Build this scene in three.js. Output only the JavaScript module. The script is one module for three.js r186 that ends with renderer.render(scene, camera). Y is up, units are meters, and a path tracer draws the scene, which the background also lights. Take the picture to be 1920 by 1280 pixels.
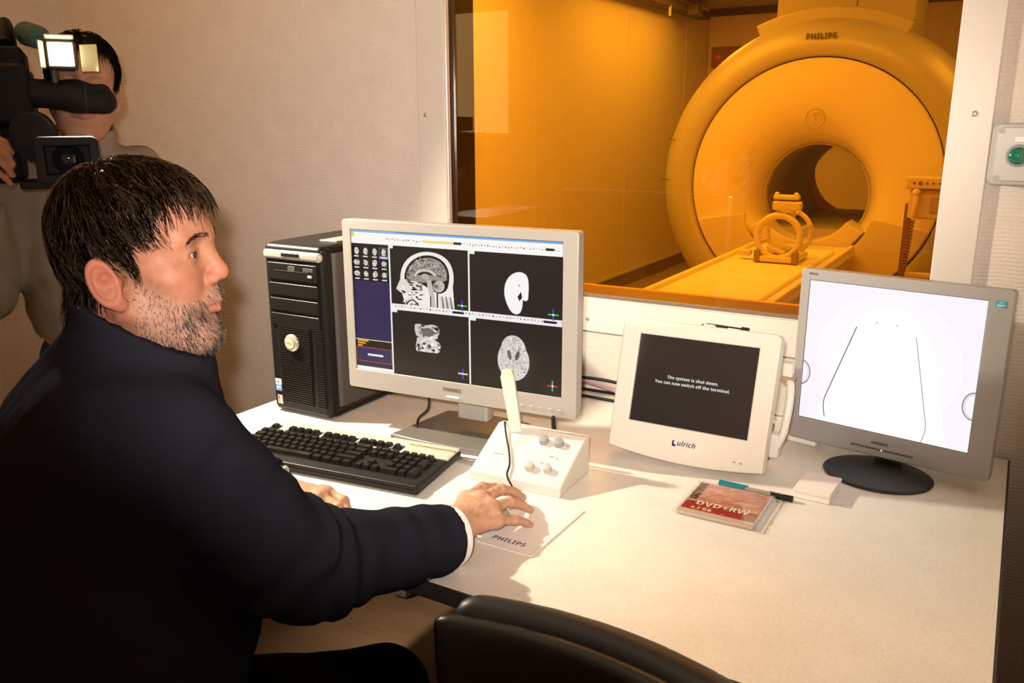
import * as THREE from 'three';
import { RoundedBoxGeometry } from 'three/addons/geometries/RoundedBoxGeometry.js';
import { mergeGeometries, mergeVertices, toCreasedNormals } from 'three/addons/utils/BufferGeometryUtils.js';
import { RectAreaLightUniformsLib } from 'three/addons/lights/RectAreaLightUniformsLib.js';
import { TextGeometry } from 'three/addons/geometries/TextGeometry.js';
import { FontLoader } from 'three/addons/loaders/FontLoader.js';
import { ImprovedNoise } from 'three/addons/math/ImprovedNoise.js';

// ---------------------------------------------------------------- camera, light, exposure
const scene = new THREE.Scene();
scene.background = new THREE.Color(0x000000);
const camera = new THREE.PerspectiveCamera(43.80, 1.5, 0.02, 60);
const EYE = new THREE.Vector3(1.549, 1.41, 1.935);
{
  // right, up and back axes of the camera measured from the vanishing points of the desk and of the window frame
  const X = new THREE.Vector3(0.860103, -0.002083, -0.510116), Y = new THREE.Vector3(-0.124877, 0.968706, -0.214510), Z = new THREE.Vector3(0.494599, 0.248202, 0.832927);
  const m = new THREE.Matrix4().makeBasis(X, Y, Z).setPosition(EYE);
  m.decompose(camera.position, camera.quaternion, camera.scale);
  camera.scale.set(1, 1, 1);
}
const renderer = new THREE.WebGLRenderer();
renderer.toneMapping = THREE.LinearToneMapping;
renderer.toneMappingExposure = 1.0;
renderer.shadowMap.enabled = true;
RectAreaLightUniformsLib.init();

// the photographer's flash: a small head just above and left of the lens
{
  const flash = new THREE.SpotLight(new THREE.Color().setRGB(1.0, 0.86, 0.76), 16.5, 0, 0.62, 1.0, 2);
  flash.position.set(1.522, 1.470, 1.956);
  flash.target.position.set(0.45, 1.35, 0.0);
  flash.castShadow = true; flash.shadow.radius = 1.0;
  scene.add(flash, flash.target);
}
// warm ceiling panels of the control room, behind and above the photographer
const CEIL = 2.6;
function ceilingRect(x, z, w, d, y, color, intensity) {
  const l = new THREE.RectAreaLight(color, intensity, w, d);
  l.position.set(x, y, z); l.lookAt(x, y - 1, z); l.castShadow = true; scene.add(l);
}
ceilingRect(-0.75, 0.85, 1.1, 0.28, 2.545, new THREE.Color().setRGB(1.0, 0.47, 0.14), 5);
ceilingRect(1.4, 2.0, 1.1, 0.28, 2.545, new THREE.Color().setRGB(1.0, 0.50, 0.18), 1.5);
// scanner room panels
ceilingRect(0.55, -1.7, 1.2, 0.6, 2.485, new THREE.Color().setRGB(1.0, 0.90, 0.72), 9);
ceilingRect(1.9, -3.2, 0.6, 1.2, 2.485, new THREE.Color().setRGB(1.0, 0.90, 0.72), 5);
ceilingRect(-0.25, -2.4, 0.6, 1.2, 2.485, new THREE.Color().setRGB(1.0, 0.90, 0.72), 6);  // unseen fill, added for more even light on the left side
ceilingRect(-0.85, -2.2, 0.4, 1.6, 2.485, new THREE.Color().setRGB(1.0, 0.90, 0.72), 7);  // unseen wall wash, added to brighten the left scanner room wall
ceilingRect(-0.80, -4.9, 0.5, 1.8, 2.485, new THREE.Color().setRGB(1.0, 0.90, 0.72), 6);  // unseen panel, added to lift the deeper part of the left wall

// ---------------------------------------------------------------- helpers
const FONT = await new FontLoader().loadAsync('fonts/droid/droid_sans_bold.typeface.json');
let seed = 1234567;
const rnd = () => { seed = (seed + 0x6D2B79F5) | 0; let t = Math.imul(seed ^ (seed >>> 15), 1 | seed); t = (t + Math.imul(t ^ (t >>> 7), 61 | t)) ^ t; return ((t ^ (t >>> 14)) >>> 0) / 4294967296; };
const rr = (a, b) => a + (b - a) * rnd();
const perlin = new ImprovedNoise();
const nz = (x, y, z) => perlin.noise(x + 31.7, y + 11.3, z + 57.1);
const fbm = (x, y, z) => nz(x, y, z) + 0.5 * nz(2.1 * x, 2.1 * y, 2.1 * z) + 0.25 * nz(4.3 * x, 4.3 * y, 4.3 * z);
const lerp = (a, b, t) => a + (b - a) * t, clamp = (x, a, b) => Math.max(a, Math.min(b, x)), sstep = (a, b, x) => { const t = clamp((x - a) / (b - a), 0, 1); return t * t * (3 - 2 * t); };
const V = (x, y, z) => new THREE.Vector3(x, y, z);
const rgb = (r, g, b) => new THREE.Color().setRGB(r, g, b);
const hex = (h) => new THREE.Color(h);
function M(color, roughness = 0.5, o = {}) { return new THREE.MeshPhysicalMaterial({ color: color.isColor ? color : hex(color), roughness, metalness: 0, ...o }); }
const used = new Map();
function numbered(n) { const k = used.get(n) || 0; used.set(n, k + 1); return k ? `${n}_${String(k).padStart(3, '0')}` : n; }
function thing(name, label, category, [x, y, z] = [0, 0, 0], turn = 0, group) {
  const o = new THREE.Group(); o.name = numbered(name); o.position.set(x, y, z); o.rotation.y = turn;
  o.userData = { label, category }; if (group) o.userData.group = group; scene.add(o); return o;
}
function prep(g) { let q = g.index ? g.toNonIndexed() : g; for (const k of Object.keys(q.attributes)) if (!['position', 'normal', 'uv', 'color'].includes(k)) q.deleteAttribute(k); if (!q.attributes.normal) q.computeVertexNormals(); if (!q.attributes.uv) q.setAttribute('uv', new THREE.BufferAttribute(new Float32Array(q.attributes.position.count * 2), 2)); return q; }
function join(gs) { gs = Array.isArray(gs) ? gs : [gs]; if (gs.length === 1) return gs[0]; const c = gs.some((g) => g.attributes.color); gs = gs.map(prep); gs.forEach((g) => { if (!c) return; if (!g.attributes.color) g.setAttribute('color', new THREE.BufferAttribute(new Float32Array(g.attributes.position.count * 3).fill(1), 3)); }); return mergeGeometries(gs); }
function part(name, geos, mat, parent, label) {
  const m = new THREE.Mesh(join(geos), mat); m.name = name; m.castShadow = m.receiveShadow = true; if (label) m.userData.label = label; parent.add(m); return m;
}
function solo(name, geos, mat, label, category, [x, y, z] = [0, 0, 0], turn = 0, group) {
  const m = part(numbered(name), geos, mat, scene); m.position.set(x, y, z); m.rotation.y = turn; m.userData = { label, category }; if (group) m.userData.group = group; return m;
}
function struct(name, geos, mat, parent) { const m = part(name, geos, mat, parent || scene); if (!parent) m.userData.kind = 'structure'; return m; }
const box = (w, h, d, x = 0, y = 0, z = 0) => new THREE.BoxGeometry(w, h, d).translate(x, y, z);
const bx = (x0, x1, y0, y1, z0, z1) => boxUV(x0, x1, y0, y1, z0, z1);
function boxUV(x0, x1, y0, y1, z0, z1) { // uv in metres
  const g = new THREE.BoxGeometry(x1 - x0, y1 - y0, z1 - z0).translate((x0 + x1) / 2, (y0 + y1) / 2, (z0 + z1) / 2);
  const p = g.attributes.position, n = g.attributes.normal, uv = g.attributes.uv;
  for (let i = 0; i < p.count; i++) { const ax = Math.abs(n.getX(i)), ay = Math.abs(n.getY(i)); if (ax > 0.5) uv.setXY(i, p.getZ(i), p.getY(i)); else if (ay > 0.5) uv.setXY(i, p.getX(i), p.getZ(i)); else uv.setXY(i, p.getX(i), p.getY(i)); }
  return g;
}
const rbox = (w, h, d, r, x = 0, y = 0, z = 0, s = 3) => new RoundedBoxGeometry(w, h, d, s, r).translate(x, y, z);
const cyl = (r0, r1, h, x = 0, y = 0, z = 0, n = 24) => new THREE.CylinderGeometry(r0, r1, h, n).translate(x, y, z);
const sph = (r, x = 0, y = 0, z = 0, a = 20, b = 14) => new THREE.SphereGeometry(r, a, b).translate(x, y, z);
const tube = (pts, r, n = 40, k = 8, closed = false) => new THREE.TubeGeometry(new THREE.CatmullRomCurve3(pts.map((p) => p.isVector3 ? p : V(...p)), closed), n, r, k, closed);
const lathe = (pts, n = 64) => new THREE.LatheGeometry(pts.map(([a, b]) => new THREE.Vector2(a, b)), n);
function rr2(w, h, r) { const s = new THREE.Shape(), x = -w / 2, y = -h / 2; s.moveTo(x + r, y); s.lineTo(x + w - r, y); s.quadraticCurveTo(x + w, y, x + w, y + r); s.lineTo(x + w, y + h - r); s.quadraticCurveTo(x + w, y + h, x + w - r, y + h); s.lineTo(x + r, y + h); s.quadraticCurveTo(x, y + h, x, y + h - r); s.lineTo(x, y + r); s.quadraticCurveTo(x, y, x + r, y); return s; }
function poly(pts) { const s = new THREE.Shape(); pts.forEach(([a, b], i) => i ? s.lineTo(a, b) : s.moveTo(a, b)); return s; }
const ext = (shape, depth, bevel = 0, seg = 8) => new THREE.ExtrudeGeometry(shape, { depth, bevelEnabled: bevel > 0, bevelThickness: bevel, bevelSize: bevel, bevelSegments: 3, curveSegments: seg });
const frameShape = (w, h, r, iw, ih, ix = 0, iy = 0) => { const s = rr2(w, h, r), p = new THREE.Path(); p.moveTo(ix - iw / 2, iy - ih / 2); p.lineTo(ix - iw / 2, iy + ih / 2); p.lineTo(ix + iw / 2, iy + ih / 2); p.lineTo(ix + iw / 2, iy - ih / 2); p.closePath(); s.holes.push(p); return s; };

// textures computed here: colour and relief of surfaces only
function dataTex(w, h, fn, srgb = true) {
  const d = new Uint8Array(w * h * 4);
  for (let j = 0; j < h; j++) for (let i = 0; i < w; i++) { const c = fn(i / w, j / h, i, j), o = 4 * (j * w + i); d[o] = clamp(c[0], 0, 1) * 255; d[o + 1] = clamp(c[1], 0, 1) * 255; d[o + 2] = clamp(c[2], 0, 1) * 255; d[o + 3] = 255; }
  const t = new THREE.DataTexture(d, w, h); t.magFilter = t.minFilter = THREE.LinearFilter; t.wrapS = t.wrapT = THREE.RepeatWrapping; if (srgb) t.colorSpace = THREE.SRGBColorSpace; t.needsUpdate = true; return t;
}
function canvasTex(w, h, draw) {
  const c = document.createElement('canvas'); c.width = w; c.height = h; const g = c.getContext('2d'); draw(g, w, h);
  const t = new THREE.CanvasTexture(c); t.colorSpace = THREE.SRGBColorSpace; t.magFilter = THREE.LinearFilter; return t;
}
const hash2 = (i, j) => { let t = Math.imul(i * 374761393 + j * 668265263, 1274126177); t = (t ^ (t >>> 13)) * 1103515245; return ((t ^ (t >>> 16)) >>> 0) / 4294967296; };
const tiled = (f) => (u, v) => { const a = f(u, v), b = f(u - 1, v), c = f(u, v - 1), d = f(u - 1, v - 1); return lerp(lerp(a, b, u), lerp(c, d, u), v); };
const wallNoise = tiled((u, v) => 0.5 + 0.5 * fbm(u * 6, v * 6, 2.2));
// wall covering with a fine horizontal rib
const ribBump = dataTex(256, 256, (u, v, i, j) => { const s = 0.5 + 0.28 * Math.sin(v * Math.PI * 2 * 42 + 2.2 * nz(u * 8, v * 3, 1)) + 0.25 * (hash2(i >> 2, j) - 0.5); return [s, s, s]; }, false);
ribBump.repeat.set(3, 3);
const speck = dataTex(256, 256, (u, v, i, j) => { const s = 0.94 + 0.06 * hash2(i, j) - 0.05 * wallNoise(u, v); return [s, s, s]; });
speck.repeat.set(2.2, 2.2);
const weave = dataTex(128, 128, (u, v, i, j) => { const s = 0.5 + 0.25 * Math.sin(u * Math.PI * 64) * Math.cos(v * Math.PI * 64) + 0.3 * (hash2(i, j) - 0.5); return [s, s, s]; }, false);
weave.repeat.set(12, 12);
const woodTex = dataTex(512, 256, (u, v, i, j) => { const g = 0.5 + 0.5 * nz(u * 4, v * 60, 3) , f = 0.5 + 0.5 * fbm(u * 3, v * 9, 8); const s = 0.75 + 0.15 * g + 0.12 * f; return [0.66 * s, 0.52 * s, 0.38 * s]; });

const MT = {
  wall: M(rgb(0.76, 0.69, 0.62), 0.62, { bumpMap: ribBump, bumpScale: 0.0009, map: speck }),
  trim: M(rgb(0.62, 0.57, 0.51), 0.38),
  ceiling: M(rgb(0.72, 0.69, 0.64), 0.9),
  floor: M(rgb(0.5, 0.47, 0.44), 0.6, { map: woodTex }),
  desk: M(rgb(0.80, 0.76, 0.70), 0.42, { map: speck }),
  deskEdge: M(rgb(0.02, 0.018, 0.016), 0.5),
  black: M(rgb(0.010, 0.010, 0.010), 0.45, { specularIntensity: 0.5 }),
  blackMatte: M(rgb(0.012, 0.012, 0.012), 0.7),
  silver: M(rgb(0.42, 0.40, 0.37), 0.38, { metalness: 0.35 }),
  steel: M(rgb(0.6, 0.6, 0.6), 0.25, { metalness: 0.9 }),
  whitePlastic: M(rgb(0.80, 0.75, 0.65), 0.4),
  white: M(rgb(0.82, 0.80, 0.78), 0.6),
  grey: M(rgb(0.32, 0.31, 0.29), 0.5),
};

// ---------------------------------------------------------------- the control room
const WX0 = -1.45, WX1 = 3.2, ZB = 2.5;     // left wall, right end, back wall
const WIN = { x0: 0.203, x1: 1.407, y0: 0.98, y1: 1.95, depth: 0.116 };
// wall with the window: four slabs round the opening
struct('wall_front', [bx(WX0 - 0.1, WIN.x0, 0, CEIL, -WIN.depth, 0), bx(WIN.x1, 1.75, 0, CEIL, -WIN.depth, 0), bx(WIN.x0, WIN.x1, 0, WIN.y0, -WIN.depth, 0), bx(WIN.x0, WIN.x1, WIN.y1, CEIL, -WIN.depth, 0)], MT.wall);
struct('wall_left', bx(WX0 - 0.1, WX0, 0, CEIL, 0, ZB), MT.wall);
struct('wall_right', [bx(1.73, 1.88, 0, CEIL, 0, 1.12), bx(1.88, WX1, 0, CEIL, 1.02, 1.12), bx(WX1, WX1 + 0.1, 0, CEIL, 1.02, ZB)], MT.wall);
struct('wall_back', bx(WX0 - 0.1, WX1 + 0.1, 0, CEIL, ZB, ZB + 0.1), MT.wall);
struct('floor', bx(WX0 - 0.1, WX1 + 0.1, -0.1, 0, -0.1, ZB + 0.1), MT.floor);
struct('ceiling', bx(WX0 - 0.1, WX1 + 0.1, CEIL, CEIL + 0.1, -0.1, ZB + 0.1), MT.ceiling);
{
  const glow = M(rgb(0.8, 0.7, 0.6), 0.5, { emissive: rgb(1.0, 0.42, 0.10), emissiveIntensity: 1.2 });
  [[-0.75, 0.85], [1.4, 2.0]].forEach(([x, z], i) => {
    const t = thing('ceiling_light', i ? 'warm ceiling light panel above the photographer, nearer the back wall' : 'warm ceiling light panel over the room behind the seated man', 'ceiling light', [x, 2.555, z], 0, 'control room ceiling lights');
    part('housing', bx(-0.58, 0.58, 0.002, 0.045, -0.17, 0.17), MT.trim, t); part('diffuser', bx(-0.55, 0.55, -0.004, 0.002, -0.14, 0.14), glow, t);
  });
}
// window frame: flat profile boards with screws, black reveal, amber pane
{
  const w = new THREE.Group(); w.name = 'window_1'; w.userData = { kind: 'structure' }; scene.add(w);
  const T = 0.012, fw = 0.092;
  const b = (x0, x1, y0, y1) => rbox(x1 - x0, y1 - y0, T, 0.003, (x0 + x1) / 2, (y0 + y1) / 2, T / 2 + 0.0005);
  part('frame_board', b(WIN.x0 - fw, WIN.x0 - 0.001, WIN.y0 - 0.086, WIN.y1 + 0.09), MT.trim, w);
  part('frame_board', b(WIN.x1 + 0.001, WIN.x1 + 0.078, WIN.y0 - 0.086, WIN.y1 + 0.09), MT.trim, w);
  part('frame_board', b(WIN.x0, WIN.x1, WIN.y0 - 0.086, WIN.y0 - 0.001), MT.trim, w);
  part('frame_board', b(WIN.x0, WIN.x1, WIN.y1 + 0.001, WIN.y1 + 0.09), MT.trim, w);
  const screw = M(rgb(0.55, 0.5, 0.45), 0.3, { metalness: 0.6 });
  for (const [x, y] of [[0.137, 1.434], [1.451, 1.427], [0.632, 0.927], [1.2, 0.927], [0.137, 0.95]]) part('screw', new THREE.SphereGeometry(0.006, 14, 8, 0, 6.3, 0, 1.57).rotateX(Math.PI / 2).scale(1, 1, 0.5).translate(x, y, T + 0.0005), screw, w);
  // bright metal edge strip beside the glass
  part('edge_strip', rbox(0.008, WIN.y1 - WIN.y0, 0.016, 0.003, WIN.x0 + 0.0045, (WIN.y0 + WIN.y1) / 2, 0.008), M(rgb(0.75, 0.7, 0.64), 0.22, { metalness: 0.5 }), w);
  const dark = M(rgb(0.018, 0.013, 0.010), 0.35), brown = M(rgb(0.16, 0.11, 0.08), 0.45);
  part('reveal', bx(WIN.x0 + 0.0005, WIN.x0 + 0.008, WIN.y0 + 0.008, WIN.y1, -WIN.depth, -0.002), dark, w);
  part('reveal', bx(WIN.x1 - 0.0016, WIN.x1 - 0.0005, WIN.y0 + 0.008, WIN.y1, -WIN.depth, -0.012), dark, w);
  part('reveal', bx(WIN.x0 + 0.0005, WIN.x1 - 0.0005, WIN.y1 - 0.008, WIN.y1 - 0.0005, -WIN.depth, -0.002), dark, w);
  part('sill', bx(WIN.x0 + 0.0005, WIN.x1 - 0.0005, WIN.y0 + 0.0005, WIN.y0 + 0.008, -WIN.depth, -0.002), brown, w);
  part('sill_lip', bx(WIN.x0 + 0.0005, WIN.x1 - 0.0005, WIN.y0 - 0.01, WIN.y0 + 0.010, -WIN.depth - 0.012, -WIN.depth - 0.001), MT.white, w);
  const amber = new THREE.MeshPhysicalMaterial({ color: rgb(1.0, 0.41, 0.020), roughness: 0, transmission: 1, thickness: 0, ior: 1.5, side: THREE.DoubleSide });
  const pane = new THREE.PlaneGeometry(WIN.x1 - WIN.x0 - 0.0085, WIN.y1 - WIN.y0 - 0.009).translate((WIN.x0 + WIN.x1) / 2 + 0.004, (WIN.y0 + WIN.y1) / 2 + 0.0045, -0.006);
  part('pane', pane, amber, w, 'amber tinted glass pane');
}
// seam panels of the wall under the window
for (const [x0, x1] of [[0.112, 0.80], [0.803, 1.484]]) struct(x0 < 0.5 ? 'trim_1' : 'trim_2', rbox(x1 - x0, 0.14, 0.006, 0.002, (x0 + x1) / 2, 0.8205, 0.0035), MT.wall);
struct('baseboard_front', [bx(WX0, 1.73, 0, 0.07, 0.0005, 0.013)], MT.trim);
struct('baseboard_left', [bx(WX0 + 0.0005, WX0 + 0.013, 0, 0.07, 0.014, ZB)], MT.trim);

// unseen lit panel added on the back wall for its reflection in the pane
{
  const t = thing('added_light_panel', 'added lit panel mirrored in the left part of the window glass', 'light panel', [-1.27, 1.355, ZB]);
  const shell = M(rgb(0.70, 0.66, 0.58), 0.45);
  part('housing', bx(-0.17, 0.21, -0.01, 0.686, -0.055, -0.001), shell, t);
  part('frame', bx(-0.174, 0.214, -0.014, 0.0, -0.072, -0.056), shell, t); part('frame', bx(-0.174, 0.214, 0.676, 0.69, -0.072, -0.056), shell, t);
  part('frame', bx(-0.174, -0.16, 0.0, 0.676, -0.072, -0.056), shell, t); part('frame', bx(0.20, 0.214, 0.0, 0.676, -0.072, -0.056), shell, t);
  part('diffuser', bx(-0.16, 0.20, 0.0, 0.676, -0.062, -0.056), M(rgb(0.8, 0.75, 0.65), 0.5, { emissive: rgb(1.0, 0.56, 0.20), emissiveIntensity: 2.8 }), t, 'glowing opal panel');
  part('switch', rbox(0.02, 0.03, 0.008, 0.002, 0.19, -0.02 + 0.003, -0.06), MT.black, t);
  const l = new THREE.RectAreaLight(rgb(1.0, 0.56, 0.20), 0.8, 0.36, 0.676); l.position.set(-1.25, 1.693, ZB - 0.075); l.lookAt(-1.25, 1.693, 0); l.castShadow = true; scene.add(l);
}
// push-button box on the wall right of the window
{
  const t = thing('push_button_box', 'grey wall box with a round green push button', 'button box', [1.538, 1.352, 0.0]);
  const bodyS = ext(rr2(0.094, 0.108, 0.012), 0.034, 0.004); bodyS.translate(0, 0, 0.0045);
  part('body', bodyS, M(rgb(0.40, 0.38, 0.35), 0.4), t);
  part('cover_plate', ext(rr2(0.082, 0.096, 0.010), 0.002, 0.0015).translate(0, 0, 0.0435), M(rgb(0.45, 0.43, 0.40), 0.35), t);
  part('button_collar', cyl(0.019, 0.021, 0.008, 0, 0, 0, 32).rotateX(Math.PI / 2).translate(-0.004, -0.002, 0.050), MT.grey, t);
  part('button', lathe([[0.0001, 0.012], [0.008, 0.0115], [0.0145, 0.009], [0.0165, 0.004], [0.0165, -0.004], [0.0001, -0.004]], 32).rotateX(Math.PI / 2).translate(-0.004, -0.002, 0.055), M(rgb(0.004, 0.16, 0.10), 0.15, { clearcoat: 1 }), t, 'domed green push button');
  for (const [x, y] of [[-0.036, 0.043], [0.036, 0.043], [-0.036, -0.043], [0.036, -0.043]]) part('screw', cyl(0.005, 0.005, 0.003, 0, 0, 0, 16).rotateX(Math.PI / 2).translate(x, y, 0.0465), M(rgb(0.42, 0.40, 0.38), 0.6), t);
  part('name_plate', rbox(0.026, 0.010, 0.002, 0.0008, 0, 0.028, 0.0462), M(rgb(0.6, 0.57, 0.53), 0.3), t);
}
// ---------------------------------------------------------------- the scanner room behind the glass
const SX0 = -1.43, SX1 = 2.9, SZ = -7.1, SC = 2.54;
{
  const wall = M(rgb(0.82, 0.75, 0.64), 0.6, { bumpMap: ribBump, bumpScale: 0.0008 });
  struct('wall_scanner_left', bx(SX0 - 0.1, SX0, 0, SC, SZ, -0.116), wall);
  struct('wall_scanner_right', bx(SX1, SX1 + 0.1, 0, SC, SZ, -0.116), wall);
  struct('wall_scanner_back', bx(SX0 - 0.1, SX1 + 0.1, 0, SC, SZ - 0.1, SZ), wall);
  struct('wall_scanner_front', bx(1.7505, SX1 + 0.1, 0, SC, -0.216, -0.1165), wall);
  struct('floor_scanner', bx(SX0 - 0.1, SX1 + 0.1, -0.1, 0, SZ - 0.1, -0.1165), M(rgb(0.46, 0.38, 0.30), 0.4, { map: speck }));
  struct('ceiling_scanner', bx(SX0 - 0.1, SX1 + 0.1, SC, SC + 0.1, SZ - 0.1, -0.1165), M(rgb(0.42, 0.38, 0.32), 0.9));
  struct('baseboard_scanner_left', [bx(SX0 + 0.0005, SX0 + 0.016, 0, 0.11, SZ, -0.12)], M(rgb(0.27, 0.21, 0.16), 0.5));
  struct('trim_3', [bx(SX0 + 0.0005, SX0 + 0.022, 0.1105, 0.125, SZ, -0.12)], M(rgb(0.55, 0.5, 0.43), 0.4));
  struct('baseboard_scanner_back', [bx(SX0, SX1, 0, 0.11, SZ + 0.0005, SZ + 0.016)], M(rgb(0.27, 0.21, 0.16), 0.5));
  struct('trim_4', [bx(SX0, SX1, SC - 0.07, SC - 0.0005, SZ + 0.0005, SZ + 0.03)], M(rgb(0.12, 0.09, 0.07), 0.6));
  // wall panel joints: slim cover strips
  [-1.9, -3.4, -5.0, -6.4].forEach((z, i) => struct(`trim_${5 + i}`, [bx(SX0 + 0.0005, SX0 + 0.004, 0.126, SC, z - 0.008, z + 0.008)], wall));
  const lamp = M(rgb(0.8, 0.8, 0.75), 0.5, { emissive: rgb(1, 0.9, 0.72), emissiveIntensity: 1.5 });
  [[0.55, -1.7, 1.2, 0.6, 'large ceiling light panel above the patient table'], [1.9, -3.2, 0.6, 1.2, 'ceiling light panel right of the scanner'], [-0.25, -2.4, 0.6, 1.2, 'added fill panel left of the patient table'], [-0.85, -2.2, 0.4, 1.6, 'added long narrow wall wash panel near the left scanner room wall'], [-0.80, -4.9, 0.5, 1.8, 'added fill panel beside the far end of the scanner']].forEach(([x, z, w, d, l]) => {  // panels on the left side are unseen fixtures added as fill
    const t = thing('ceiling_light', l, 'ceiling light', [x, 2.495, z]);
    part('housing', bx(-w / 2 - 0.02, w / 2 + 0.02, 0.004, 0.045, -d / 2 - 0.02, d / 2 + 0.02), MT.trim, t); part('diffuser', bx(-w / 2, w / 2, -0.004, 0.004, -d / 2, d / 2), lamp, t);
  });
  const duct = thing('ceiling_rail', 'dark rail with a fitting under the scanner room ceiling along the left wall', 'ceiling rail', [-1.32, 2.42, -4.9]);
  part('rail', rbox(0.12, 0.07, 3.4, 0.01), M(rgb(0.10, 0.07, 0.05), 0.6), duct);
  part('hanger', bx(-0.01, 0.01, 0.035, 0.12, -1.4, -1.38), MT.grey, duct); part('hanger', bx(-0.01, 0.01, 0.035, 0.12, 1.3, 1.32), MT.grey, duct);
  part('fitting', rbox(0.10, 0.09, 0.16, 0.012, 0.10, -0.015, -1.1), M(rgb(0.14, 0.10, 0.07), 0.5), duct);
  part('pin', cyl(0.012, 0.012, 0.09, 0.05, -0.06, -0.6, 12), MT.white, duct);
  const sign = thing('wall_sign', 'small dark sign with a red lamp on the scanner room back wall', 'sign', [-1.19, 2.07, SZ]);
  part('backplate', rbox(0.40, 0.20, 0.03, 0.006, 0, 0, 0.017), M(rgb(0.30, 0.20, 0.12), 0.5), sign);
  part('face', rbox(0.36, 0.16, 0.008, 0.003, 0, 0, 0.035), M(rgb(0.36, 0.20, 0.10), 0.5), sign);
  part('red_lamp', new THREE.SphereGeometry(0.022, 16, 10).translate(-0.12, 0, 0.044), M(rgb(0.5, 0.02, 0.01), 0.3, { emissive: rgb(1, 0.15, 0.03), emissiveIntensity: 0.25 }), sign);
}
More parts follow.
